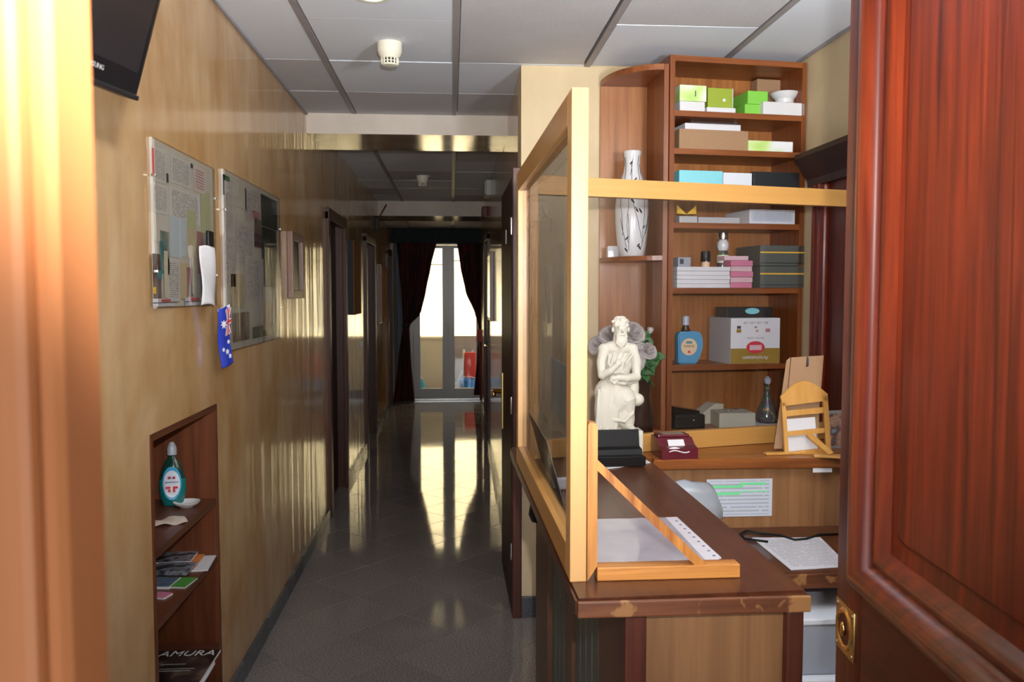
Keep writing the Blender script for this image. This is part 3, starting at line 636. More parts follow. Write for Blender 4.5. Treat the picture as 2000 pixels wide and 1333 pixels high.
paper(b1, 'stick_cream', 376, 378.5, 502, 575, 6); paper(b1, 'poster_plant', 371, 379, 556, 580, 5); paper(b1, 'poster_pink', 387, 397, 452, 535, 3); paper(b1, 'poster_orange', 394, 401, 505, 537, 4); paper(b1, 'poster_navy', 394, 401, 537, 590, 4)
paper(b1, 'white_paper', 300, 341, 584, 600, 5); paper(b1, 'print_red', 316, 334, 585, 590, 7); paper(b1, 'print_dark', 300, 341, 591.5, 593, 7); paper(b1, 'white_paper', 363, 396, 582, 598, 5); paper(b1, 'print_red', 372, 390, 582, 588, 7); paper(b1, 'print_dark', 363, 396, 589, 590.5, 7)
b2 = board('right of two glass notice boards on the wall, above the small blue flag', 3.19, 4.18, 1.33, 2.008)
paper(b2, 'leaf_green', 438, 450, 340, 350, 3); paper(b2, 'print_dark', 437, 440, 340, 380, 3)
paper(b2, 'text_board_b', 440, 455, 352, 450, 4); paper(b2, 'text_board_b', 438, 460, 455, 560, 4); paper(b2, 'board_paper', 455, 482, 352, 400, 3); paper(b2, 'text_board_b', 480, 510, 368, 430, 3)
paper(b2, 'poster_pink', 494, 508, 410, 424, 4); paper(b2, 'photo_brown', 498, 511, 426, 455, 5); paper(b2, 'poster_plum', 498, 512, 455, 482, 5)
paper(b2, 'photo_dark', 511, 542, 378, 440, 4); paper(b2, 'photo_dark', 512, 541, 442, 560, 4); paper(b2, 'text_board_b', 462, 495, 430, 520, 3); paper(b2, 'board_tan', 452, 478, 535, 600, 4); paper(b2, 'text_board_b', 480, 515, 500, 590, 5)
paper(b2, 'photo_brown', 456, 488, 612, 670, 4); paper(b2, 'board_tan', 515, 530, 590, 645, 4); paper(b2, 'photo_dark', 495, 542, 640, 662, 3); paper(b2, 'board_paper', 485, 515, 590, 640, 3)
# white packet hung at the edge of the left board
a = PX(403, 481, XL + 0.05); b = PX(432, 595, XL + 0.05)
t = thing('paper_packet', 'white crumpled paper packet hanging between the two notice boards', 'paper packet', (XL + 0.03, a.y, b.z))
w_ = PX(430, 540, XL + 0.05).y - a.y; h_ = a.z - b.z
bm = bmesh.new()
grid(bm, 14, 24, lambda u, v: Vector((0.022 * math.sin(PI * u) + 0.005 * math.sin(6 * u + 5 * v), w_ * (u * (0.78 + 0.22 * (1 - v)) + 0.05 * v), h_ * v + 0.004 * math.sin(9 * u))), 0.002)
link('wrapper', bm, 'white_paper', t, True)
t = thing('phone_holder', 'small black rounded object sticking up behind the white packet', 'holder', (XL + 0.026, PX(404, 470, XL + .03).y, PX(404, 500, XL + .03).z))
box('case', t, 'black_plastic', (0, 0.012, 0, 0.06, 0, 0.085), bev=0.005)
# small flag hanging
a = PX(434, 605, XL + 0.05); b = PX(458, 712, XL + 0.05)
fw_ = 0.075; fh = a.z - b.z + 0.006
t = thing('flag', 'small blue flag with red and white crosses hanging below the right notice board', 'flag', (XL + 0.05, a.y, a.z))
def fl(u, v, off=0.0):
    n_ = off + 0.005 * math.sin(v * 6 + 1) + 0.006 * math.sin(u * 5)
    return Vector((0.45 * fw_ * u - 0.02 + n_ * 0.89, fw_ * 0.6 * u + 0.045 * v - n_ * 0.45, -fh * v + 0.018 * u))
bm = bmesh.new(); grid(bm, 16, 40, lambda u, v: fl(u, v), 0.0012); link('cloth', bm, 'flag_blue', t, True)
def fstrip(name, mat, u0, v0, u1, v1, wid, off):
    bm = bmesh.new(); du, dv = u1 - u0, (v1 - v0); L = math.hypot(du * fw_, dv * fh); nu, nv = -dv * fh / L * wid / fw_, du * fw_ / L * wid / fh
    grid(bm, 12, 1, lambda s, q: fl(u0 + du * s + nu * (q - 0.5), v0 + dv * s + nv * (q - 0.5), off), 0.0004)
    return link(name, bm, mat, t)
fstrip('hoist', 'flag_white', 0.5, 0.0, 0.5, 0.04, fw_, 0.0018)
U0, U1, V0, V1 = 0.54, 1.0, 0.05, 0.50
fstrip('cross', 'flag_white', U0, V0, U1, V1, 0.012, 0.0016); fstrip('cross', 'flag_white', U1, V0, U0, V1, 0.012, 0.0017)
fstrip('cross', 'flag_red', U0, V0, U1, V1, 0.004, 0.0022); fstrip('cross', 'flag_red', U1, V0, U0, V1, 0.004, 0.0023)
fstrip('cross', 'flag_white', (U0 + U1) / 2, V0, (U0 + U1) / 2, V1, 0.020, 0.0028); fstrip('cross', 'flag_white', U0, (V0 + V1) / 2, U1, (V0 + V1) / 2, 0.020, 0.0029)
fstrip('cross', 'flag_red', (U0 + U1) / 2, V0, (U0 + U1) / 2, V1, 0.010, 0.0036); fstrip('cross', 'flag_red', U0, (V0 + V1) / 2, U1, (V0 + V1) / 2, 0.010, 0.0037)
for (u, v, R) in ((0.26, 0.27, 0.017), (0.80, 0.62, 0.008), (0.5, 0.76, 0.010), (0.22, 0.70, 0.008), (0.75, 0.86, 0.009)):
    bm = bmesh.new(); c = fl(u, v); ps = [((R if i % 2 == 0 else R * 0.45) * math.sin(PI * i / 7), (R if i % 2 == 0 else R * 0.45) * math.cos(PI * i / 7)) for i in range(14)]
    prism(bm, ps, lambda p, q, d: Vector((c.x + d + 0.45 * p, c.y + 0.8 * p - 0.4 * d, c.z + q)), 0.0026, 0.0045); link('star', bm, 'flag_white', t)

# TV
c = PY(268, 193, 1.20)
tv = thing('television', 'black flat television mounted high on the left wall near the entrance', 'television', (c.x, c.y, c.z))
# local: u along the screen width (towards camera), v up the tilted screen, n out of the screen
ul = (PY(190, 166, 1.113) - c); ul.z = 0; ul.normalize()
vt = (PY(316, 0, 1.191) - c); vt = (vt - ul * vt.dot(ul)).normalized(); nn = ul.cross(vt).normalized()
if nn.x < 0: nn = -nn
T4 = Matrix(((ul.x, vt.x, nn.x, 0), (ul.y, vt.y, nn.y, 0), (ul.z, vt.z, nn.z, 0), (0, 0, 0, 1)))
box('housing', tv, 'black_gloss', (0.0, 0.62, 0.0, 0.37, -0.035, 0.0), bev=0.006, M4=T4)
box('screen', tv, 'screen_black', (0.014, 0.606, 0.032, 0.355, -0.001, 0.001), M4=T4)
box('bezel_strip', tv, 'black_plastic', (0.0, 0.62, -0.003, 0.004, -0.03, 0.003), bev=0.002, M4=T4)
o = text('logo', tv, 'tag_grey', 'SAMSUNG', 0.009, (0, 0, 0), (0, 0, 0)); 
R3 = Matrix(((-ul.x, vt.x, nn.x), (-ul.y, vt.y, nn.y), (-ul.z, vt.z, nn.z)))
o.rotation_euler = R3.to_euler(); o.location = T4 @ Vector((0.105, 0.020, 0.0012))
bm = bmesh.new(); tube(bm, [T4 @ Vector((0.31, 0.18, -0.03)), Vector((XL - c.x + 0.01, -0.30, 0.18))], 0.02); abox(bm, XL - c.x, XL - c.x + 0.02, -0.4, -0.2, 0.08, 0.28); link('wall_mount', bm, 'black_plastic', tv)

# ------------------------------------------------------------------ wall niche with shelves
nb = 0.215
ni = thing('niche_shelf', 'built-in dark wood shelf niche low in the left wall', 'shelf', (XL, YN0, 0)); w = YN1 - YN0
box('back_panel', ni, 'wood_niche', (-nb - 0.01, -nb, 0, w, 0.05, ZN1)); box('side_panel', ni, 'wood_niche', (-nb, 0.004, w - 0.018, w, 0.05, ZN1)); box('side_panel', ni, 'wood_niche', (-nb, 0.004, 0, 0.018, 0.05, ZN1))
box('top_panel', ni, 'wood_niche_dark', (-nb, 0.004, 0.018, w - 0.018, ZN1 - 0.02, ZN1))
NS = [0.815, 0.605, 0.285]
for z in NS + [0.07]: box('shelf', ni, 'wood_niche_dark', (-nb, 0.0, 0.018, w - 0.018, z - 0.022, z))
# gel bottle
p = PZ(343, 986, NS[0]); bx, by = XL - 0.123, 2.955
t = thing('gel_bottle', 'teal hand gel bottle with oval white label on the top niche shelf', 'bottle', (bx, by, NS[0]), rz=math.radians(12))
H = 0.215
prof = [(0.028, 0), (0.034, 0.004), (0.042, 0.03), (0.046, 0.06), (0.044, 0.095), (0.036, 0.13), (0.022, 0.158), (0.013, 0.17), (0.012, 0.18)]
bm = bmesh.new(); lathe(bm, [(r * 0.97, z) for r, z in prof], 32, sy=0.55); 
for f in bm.faces:
    if f.calc_center_median().z > 0.10: f.material_index = 1
link('body', bm, ['gel_teal', 'gel_dark'], t, True)
turned('cap', t, 'cap_clear', [(0.016, 0.178), (0.016, 0.2), (0.012, 0.212), (0.006, 0.222)], 18)
bm = bmesh.new(); oval = [(0.031 * math.cos(a), 0.082 + 0.058 * math.sin(a)) for a in [i * 2 * PI / 36 for i in range(36)]]
prism(bm, oval, lambda a, b, d: Vector((a, -0.0265 + d + 0.010 * (a / 0.031) ** 2 + 0.002 * abs((b - 0.07) / 0.05) ** 2, b)), -0.0012, 0.0); lb = link('label', bm, 'label_blue', t)
bm = bmesh.new(); oval2 = [(0.027 * math.cos(a), 0.080 + 0.047 * math.sin(a)) for a in [i * 2 * PI / 36 for i in range(36)]]
prism(bm, oval2, lambda a, b, d: Vector((a, -0.0265 + d + 0.010 * (a / 0.031) ** 2 + 0.002 * abs((b - 0.07) / 0.05) ** 2, b)), -0.0022, -0.0012); link('label_center', bm, 'label_white', lb)
text('label_text', lb, 'ink_blue', 'Gel', 0.014, (0, -0.0292, 0.103), (PI / 2, 0, 0)); text('label_text', lb, 'ink_blue', 'Igienizzante', 0.0105, (0, -0.0288, 0.088), (PI / 2, 0, 0), sx=0.9)
for (a0, a1, b0, b1) in ((-0.02, -0.004, 0.064, 0.072), (0.004, 0.02, 0.064, 0.072), (0.004, 0.011, 0.052, 0.064), (-0.012, -0.004, 0.053, 0.062), (-0.012, -0.003, 0.098, 0.106), (0.004, 0.012, 0.098, 0.106)):
    box('label_mark', lb, 'flag_red', (a0, a1, -0.0290, -0.0278, b0, b1), bev=0.0004)
t = thing('saucer', 'small white porcelain saucer on the top niche shelf', 'saucer', (XL - 0.055, 2.73, NS[0]))
p = PZ(365, 990, NS[0]); t.location = (p.x, p.y, NS[0])
turned('dish', t, 'white_gloss', [(0.022, 0), (0.024, 0.003), (0.036, 0.008), (0.044, 0.016), (0.0445, 0.018), (0.041, 0.0165), (0.03, 0.009), (0.012, 0.006)], 32)
p = PZ(330, 1022, NS[0])
t = thing('paper_sachet', 'crumpled beige paper sachet on the top niche shelf in front of the bottle', 'sachet', (p.x, p.y, NS[0]), rz=0.5)
bm = bmesh.new(); grid(bm, 12, 10, lambda u, v: Vector(((u - 0.5) * 0.10, (v - 0.5) * 0.075, 0.007 + 0.006 * math.sin(7 * u + 3 * v) * math.sin(PI * u) + 0.005 * math.sin(PI * v))), 0.002); link('sheet', bm, 'packet', t)
# leaflets on the middle shelf
def slab(name, label, cat, px, py, z0, w, d, h, mat, rz, group=None, edge='white_paper', zl=None):
    p = PZ(px, py, z0); t = thing(name, label, cat, (p.x, p.y, z0), rz=rz, group=group)
    box('pages', t, edge, (-w / 2, w / 2, -d / 2, d / 2, 0, h)); box('cover', t, mat, (-w / 2, w / 2, -d / 2, d / 2, h, h + 0.0012)); return t
zs = NS[1]
slab('leaflet', 'white leaflet lying at the back of the middle niche shelf under the others', 'leaflet', 385, 1103, zs, 0.10, 0.16, 0.004, 'white_paper', 0.1)
slab('leaflet', 'orange-edged booklet stacked at the back of the middle niche shelf', 'leaflet', 352, 1100, zs + 0.0055, 0.13, 0.15, 0.004, 'poster_orange', 0.05, edge='poster_orange')
slab('leaflet', 'dark-covered booklet topmost at the back of the middle niche shelf', 'leaflet', 343, 1090, zs + 0.012, 0.13, 0.13, 0.006, 'leaflet_dark', 0.05)
slab('leaflet', 'black and silver booklet in the middle of the middle niche shelf', 'leaflet', 338, 1115, zs + 0.004, 0.13, 0.10, 0.012, 'leaflet_dark', -0.08, edge='leaflet_dark')
t = slab('leaflet', 'green and yellow brochure on the middle niche shelf', 'leaflet', 342, 1140, zs, 0.11, 0.09, 0.004, 'brochure_green', -0.15)
box('stripe', t, 'yellow_line', (-0.03, -0.018, -0.045, 0.045, 0.0052, 0.0056))
slab('leaflet', 'blue-grey brochure on the middle niche shelf left of the green one', 'leaflet', 318, 1142, zs, 0.08, 0.09, 0.008, 'leaflet_blue', -0.1)
slab('leaflet', 'small pink leaflet at the front left of the middle niche shelf', 'leaflet', 315, 1166, zs, 0.05, 0.045, 0.005, 'pink', -0.3)
# magazines on the lower shelf
def mag(label, z0, dx, dy, rz, cover, title=None):
    t = thing('magazine', label, 'magazine', (XL - 0.075 + dx, 2.80 + dy, z0), rz=rz)
    t.rotation_euler = (0, 0, rz)
    box('pages', t, 'white_paper', (-0.105, 0.105, -0.145, 0.145, 0, 0.008), bev=0.001); box('cover', t, cover, (-0.106, 0.104, -0.146, 0.146, 0.008, 0.0095))
    return t
zl = NS[2]
# the magazines lie across a stack and stand proud of the niche
mag('lowest magazine with pink and white cover, bottom of the niche stack', zl, 0.00, -0.13, 0.0, 'pink_pale')
mag('white magazine under the black one in the niche stack', zl + 0.0105, 0.015, -0.11, 0.02, 'white_paper')
t = mag('black magazine titled AMURA on top of the niche stack', zl + 0.021, 0.01, -0.03, 0.0, 'mag_cover')
text('title', t, 'white_gloss', 'AMURA', 0.058, (0.0, 0.115, 0.0098), (0, 0, 0), shear=0.15, sx=0.95)
for (yy, n_, s_) in ((0.07, 'Speciale', 0.012), (0.02, 'LE ROTTE', 0.018)): pass
for i, (a0, a1, y_) in enumerate(((-0.06, 0.02, 0.03), (-0.07, 0.06, -0.005), (-0.06, 0.05, -0.02))): box('cover_line', t, 'tag_grey', (a0, a1, y_, y_ + 0.006, 0.0095, 0.0099))

# ------------------------------------------------------------------ ceiling fittings
def detector(label, x, y, s=1.0):
    t = thing('smoke_detector', label, 'smoke detector', (x, y, CEIL))
    turned('housing', t, 'detector', [(0.052 * s, 0), (0.052 * s, -0.035), (0.046 * s, -0.052), (0.036 * s, -0.066)], 32)
    turned('head', t, 'detector', [(0.035 * s, -0.088), (0.031 * s, -0.094), (0.02 * s, -0.096)][::-1], 32)
    turned('sensor_core', t, 'detector_slot', [(0.026 * s, -0.066), (0.026 * s, -0.089)], 24)
    bm = bmesh.new()
    for i in range(14):
        a = 2 * PI * i / 14; tube(bm, [(0.0345 * s * math.cos(a), 0.0345 * s * math.sin(a), -0.064), (0.033 * s * math.cos(a), 0.033 * s * math.sin(a), -0.09)], 0.0035, 5)
    for z in (-0.078,): lathe(bm, [(0.0335 * s, z - 0.002), (0.035 * s, z), (0.0335 * s, z + 0.002)], 28, cap=False)
    link('cage', bm, 'detector', t)
    return t
p = PZ(761, 84, CEIL); detector('nearer cream smoke detector hanging from the ceiling', p.x, p.y)
p = PZ(826, 347, CEIL); detector('farther cream smoke detector behind the first beam, under a lit lamp', p.x, p.y - 0.12)
def downlight(label, x, y):
    t = thing('downlight', label, 'ceiling lamp', (x, y, CEIL))
    turned('ring', t, 'detector', [(0.045, -0.006), (0.06, -0.006), (0.062, 0.0), (0.045, 0.0)], 32, cap=False); turned('bulb', t, 'lamp_lit', [(0.044, -0.001), (0.03, -0.006), (0.01, -0.008)], 28)
    l = lamp('spot', 'SPOT', (0, 0, -0.02), 6, (1, 0.9, 0.72), (0, 0, 0), spot_size=2.4, spot_blend=0.8, shadow_soft_size=0.04); l.parent = t
p = PZ(727, -8, CEIL); downlight('lit round downlight in the ceiling near the entrance', p.x, p.y)
p = PZ(826, 341, CEIL); downlight('lit round downlight in the ceiling beyond the first beam', p.x, p.y + 0.1)
t = thing('emergency_light', 'pale green emergency light box high on the right corridor wall', 'emergency light', (xr(7.9), 7.9, 2.44)); box('case', t, 'grey_plastic', (-0.05, 0, -0.15, 0.15, 0, 0.14), bev=0.008); box('diffuser', t, 'exit_green', (-0.062, -0.05, -0.14, 0.14, 0.01, 0.13), bev=0.004)
t = thing('alarm_sounder', 'dark red alarm sounder on the right corridor wall below the emergency light', 'alarm', (xr(8.7), 8.7, 2.33)); box('case', t, 'dark_red_plastic', (-0.06, 0, -0.04, 0.04, 0, 0.10), bev=0.01)
t = thing('framed_picture', 'narrow framed picture on the right corridor wall before the far door', 'picture', (xr(7.2), 7.2, 1.30))
box('frame', t, 'picture_frame', (-0.03, 0.0, 0, 0.5, 0, 0.6), bev=0.003); box('pane', t, 'picture_dark', (-0.032, -0.03, 0.03, 0.47, 0.03, 0.57))

# ------------------------------------------------------------------ counter
ZC = 1.0
ct = thing('reception_counter', 'dark wood reception counter with grey slatted side and tan end panel', 'counter', (0, 0, 0))
bm = bmesh.new(); prism(bm, [(0.222, 1.475), (0.660, 1.488), (0.655, 2.72), (0.207, 2.98), (0.207, 2.9)], lambda a, b, d: Vector((a, b, d)), ZC - 0.036, ZC)
bmesh.ops.bevel(bm, geom=bm.edges[:], offset=0.006, segments=2, affect='EDGES'); link('countertop', bm, 'wood_counter', ct)
bm = bmesh.new(); abox(bm, 0.2245, 0.658, 1.4705, 1.478, ZC - 0.034, ZC - 0.003, bev=0.003); link('front_edge', bm, 'wood_edge', ct)
bz = ZC - 0.036
box('corner_post', ct, 'wood_redpost', (0.318, 0.358, 1.500, 1.56, 0, bz), bev=0.002); box('corner_post', ct, 'wood_redpost', (0.622, 0.657, 1.495, 1.56, 0, bz), bev=0.008)
pn = box('end_panel', ct, 'laminate', (0.358, 0.622, 1.512, 1.53, 0, bz))
box('side_panel', ct, 'wood_brownpost', (0.322, 0.35, 1.56, 1.80, 0, bz)); box('pilaster', ct, 'wood_brownpost', (0.312, 0.345, 2.15, 2.27, 0, bz), bev=0.002); box('pilaster', ct, 'wood_brownpost', (0.305, 0.345, 2.66, 3.02, 0, bz), bev=0.004)
def slats(y0, y1, n):
    d = (y1 - y0) / n
    for i in range(n): box('slat', ct, 'slat_green', (0.322, 0.34, y0 + i * d + 0.004, y0 + (i + 1) * d - 0.004, 0, bz), bev=0.001)
slats(1.80, 2.15, 4); slats(2.27, 2.66, 4)
box('core', ct, 'box_black', (0.338, 0.36, 1.8, 2.66, 0, bz)); box('inner_panel', ct, 'laminate', (0.60, 0.62, 1.53, 2.69, 0, bz))
t = thing('wall_hook', 'small black round knob under the counter edge on the corridor side', 'knob', (0.245, 2.34, 0.905)); turned('knob', t, 'black_plastic', [(0.022, 0), (0.03, 0.02), (0.026, 0.045), (0.01, 0.055)], 20)
# ledge across, with laminate panel below, and the low desk
lg = thing('counter_ledge', 'orange-brown wooden ledge crossing behind the desk under the glass screen', 'ledge', (0, 0, 0))
bm = bmesh.new(); prism(bm, [(0.662, 2.70), (1.508, 2.69), (1.508, 3.083), (0.25, 2.985), (0.668, 2.745)], lambda a, b, d: Vector((a, b, d)), ZC - 0.033, ZC + 0.001)
bmesh.ops.bevel(bm, geom=bm.edges[:], offset=0.004, segments=2, affect='EDGES'); link('board', bm, 'wood_ledge', lg)
box('modesty_panel', lg, 'laminate', (0.664, 1.508, 2.735, 2.755, 0.0, ZC - 0.033))
dk = thing('desk', 'low brown staff desk behind the counter', 'desk', (0, 0, 0))
box('desktop', dk, 'wood_counter', (0.664, 1.508, 2.27, 2.733, 0.722, 0.76), bev=0.003); box('desk_edge', dk, 'wood_edge', (0.664, 1.508, 2.262, 2.27, 0.717, 0.758), bev=0.002)
box('side', dk, 'wood_redpost', (1.48, 1.505, 2.29, 2.73, 0, 0.722))
# printer and drawer unit under the desk
t = thing('printer', 'grey and white office printer under the desk', 'printer', (1.09, 2.46, 0.0))
t.location = (1.02, 2.42, 0.385)
box('body', t, 'printer_grey', (-0.24, 0.24, -0.20, 0.2, 0.10, 0.245), bev=0.01); box('lid', t, 'printer_white', (-0.24, 0.24, -0.205, 0.2, 0.245, 0.262), bev=0.004); box('paper_tray', t, 'printer_white', (-0.24, 0.24, -0.23, 0.2, 0, 0.10), bev=0.008)
wire('tray_grip', t, 'printer_grey', [(-0.05 + 0.03 * math.cos(a), -0.232, 0.08 - 0.03 * math.sin(a)) for a in [i * PI / 8 for i in range(9)]], 0.003)
t = thing('drawer_unit', 'pale grey drawer unit below the printer', 'drawers', (1.02, 2.42, 0))
box('body', t, 'printer_grey', (-0.24, 0.24, -0.20, 0.2, 0, 0.384), bev=0.004)
for z in (0.02, 0.14, 0.26):
    d = box('drawer', t, 'printer_white', (-0.235, 0.235, -0.22, -0.2, z, z + 0.11), bev=0.004); box('handle', d, 'printer_grey', (-0.05, 0.05, -0.225, -0.22, z + 0.08, z + 0.095))

# glass screen 1 (along the counter)
def framepanel(name, label, org, direc, length, z0, z1, fw, ft, mats, rail=None, extra=True):
    ang = math.atan2(direc[1], direc[0]); t = thing(name, label, 'screen', (org[0], org[1], 0), rz=ang)
    rw_ = rail or fw
    box('stile', t, mats[0], (0, fw, -ft / 2, ft / 2, z0, z1), bev=0.002); box('stile', t, mats[0], (length - fw, length, -ft / 2, ft / 2, z0, z1), bev=0.002)
    box('top_rail', t, mats[1], (fw, length - fw, -ft / 2, ft / 2, z1 - rw_, z1), bev=0.002); box('bottom_rail', t, mats[1], (fw, length - fw, -ft / 2, ft / 2, z0, z0 + rw_), bev=0.002)
    box('glass', t, 'pane_screen', (fw, length - fw, -0.002, 0.002, z0 + rw_, z1 - rw_)); return t
s1 = framepanel('glass_screen', 'light maple framed glass screen standing lengthwise on the counter', (0.2395, 1.566), (-0.014, 1.15), 1.15, ZC, 1.934, 0.055, 0.032, ('frame_maple', 'frame_maple_h'), 0.06)
for z in (1.06, 1.88): 
    turned('screw', s1, 'steel', [(0.004, 0), (0.003, 0.0015)], 10, cx=0.03, cy=0.0, cz=0).parent = s1
# local x runs along +Y
s2 = framepanel('glass_screen', 'maple framed glass screen crossing above the ledge in front of the bookcase', (0.250, 2.745), (1.25, 0.335), 1.36, ZC + 0.002, 1.934, 0.03, 0.03, ('frame_maple', 'frame_maple_h'), 0.062)
for (z, nm) in ((1.884, 'bead'), ): box(nm, s2, 'frame_maple_h', (0.03, 1.33, -0.021, -0.015, z - 0.012, z - 0.004))
# triangular timber bracket
t = thing('screen_bracket', 'orange wooden triangular bracket bracing the near end of the glass screen', 'bracket', (0, 0, 0))
Yb = 1.566
fb = lambda a, b, d: Vector((a, d, b))
q = lambda px, py: ((lambda v: (v.x, v.z))(PY(px, py, Yb)))
poly('upright', t, 'bracket_wood', [(0.257, ZC), (0.257, q(1150, 828)[1] - 0.004), (0.260, q(1150, 826)[1]), (0.272, q(1150, 828)[1]), (0.276, q(1165, 836)[1]), (0.276, ZC + 0.03)], fb, Yb, Yb + 0.03)
bm = bmesh.new(); abox(bm, 0.2765, q(1446, 1110)[0], Yb, Yb + 0.034, ZC + 0.0005, ZC + 0.027, bev=0.002); link('base_bar', bm, 'bracket_wood_h', t)
a, b_, c_, d_ = q(1161, 893), q(1165, 918), q(1360, 1108), q(1386, 1108)
poly('brace', t, 'bracket_wood', [(a[0], a[1]), (b_[0], b_[1]), (c_[0], c_[1]), (d_[0], d_[1])], fb, Yb + 0.004, Yb + 0.026)

# things on the counter
# clear plastic sleeve
t = thing('plastic_sleeve', 'clear punched plastic sleeve lying on the counter under the wooden bracket', 'plastic sleeve', (0, 0, ZC))
def zq(px, py, z=ZC): v = PZ(px, py, z); return (v.x, v.y)
poly('film', t, 'sleeve', [zq(1160, 1105), zq(1160, 1016), zq(1300, 1013), zq(1385, 1105)], lambda a, b, d: Vector((a, b, d)), 0.0005, 0.002)
st = poly('punched_strip', t, 'sleeve_strip', [zq(1385, 1105), zq(1300, 1013), zq(1322, 1012), zq(1409, 1092)], lambda a, b, d: Vector((a, b, d)), 0.0005, 0.0024)
h0, h1 = Vector(zq(1326, 1020)), Vector(zq(1400, 1088))
for i in range(9):
    p = h0.lerp(h1, i / 8); turned('punch_hole', st, 'print_dark', [(0.0035, 0.0024), (0.003, 0.0028)], 10, cx=p.x - 0.006, cy=p.y)
# black tiered holder on white paper
p = PZ(1215, 912, ZC)
t = thing('paper_sheet', 'white paper under the black holder on the counter', 'paper', (0, 0, ZC)); poly('sheet', t, 'white_paper', [zq(1180, 918), (zq(1180, 918)[0] + 0.01, 2.82), (0.625, 2.82), zq(1270, 905)], lambda a, b, d: Vector((a, b, d)), 0.0005, 0.0025)
t = thing('card_holder', 'black tiered card holder in front of the white statuette', 'holder', (0.535, 2.655, ZC + 0.003), rz=0.05)
pr_ = [(-0.05, 0), (-0.05, 0.028), (-0.02, 0.032), (-0.02, 0.045), (0.012, 0.05), (0.012, 0.062), (0.045, 0.075), (0.052, 0.118), (0.058, 0.118), (0.058, 0)]
pr_ = [(-0.055, 0), (-0.055, 0.026), (-0.02, 0.030), (-0.015, 0.046), (0.018, 0.05), (0.03, 0.103), (0.037, 0.103), (0.045, 0.0)]
poly('body', t, 'black_plastic', pr_, lambda a, b, d: Vector((d, a, b)), -0.085, 0.075)
box('lip', t, 'black_gloss', (-0.085, 0.075, -0.058, -0.052, 0, 0.03), bev=0.001)
# burgundy card box
t = thing('card_box', 'burgundy lacquer card box with a white card on the ledge', 'card box', (0.745, 2.765, ZC + 0.001), rz=0.08)
poly('body', t, 'burgundy', [(-0.06, 0), (-0.06, 0.035), (-0.03, 0.042), (0.0, 0.062), (0.055, 0.066), (0.055, 0)], lambda a, b, d: Vector((d, a, b)), -0.06, 0.065)
box('lid', t, 'burgundy', (-0.052, 0.057, 0.0, 0.055, 0.062, 0.073), bev=0.004)
box('lid_inlay', t, 'photo_brown', (-0.035, 0.04, 0.008, 0.048, 0.073, 0.0745))
bm = bmesh.new(); abox(bm, -0.028, 0.028, -0.001, 0.001, 0, 0.03); moved(bm, Matrix.Translation((0, -0.038, 0.036)) @ Matrix.Rotation(-0.7, 4, 'X')); link('card', bm, 'white_paper', t)
bm = bmesh.new(); grid(bm, 8, 4, lambda u, v: Vector((-0.035 + 0.07 * u, -0.0615 + 0.006 * v, 0.025 + 0.012 * v + 0.004 * math.sin(6 * u))), 0.001); link('tissue', bm, 'white_paper', t)

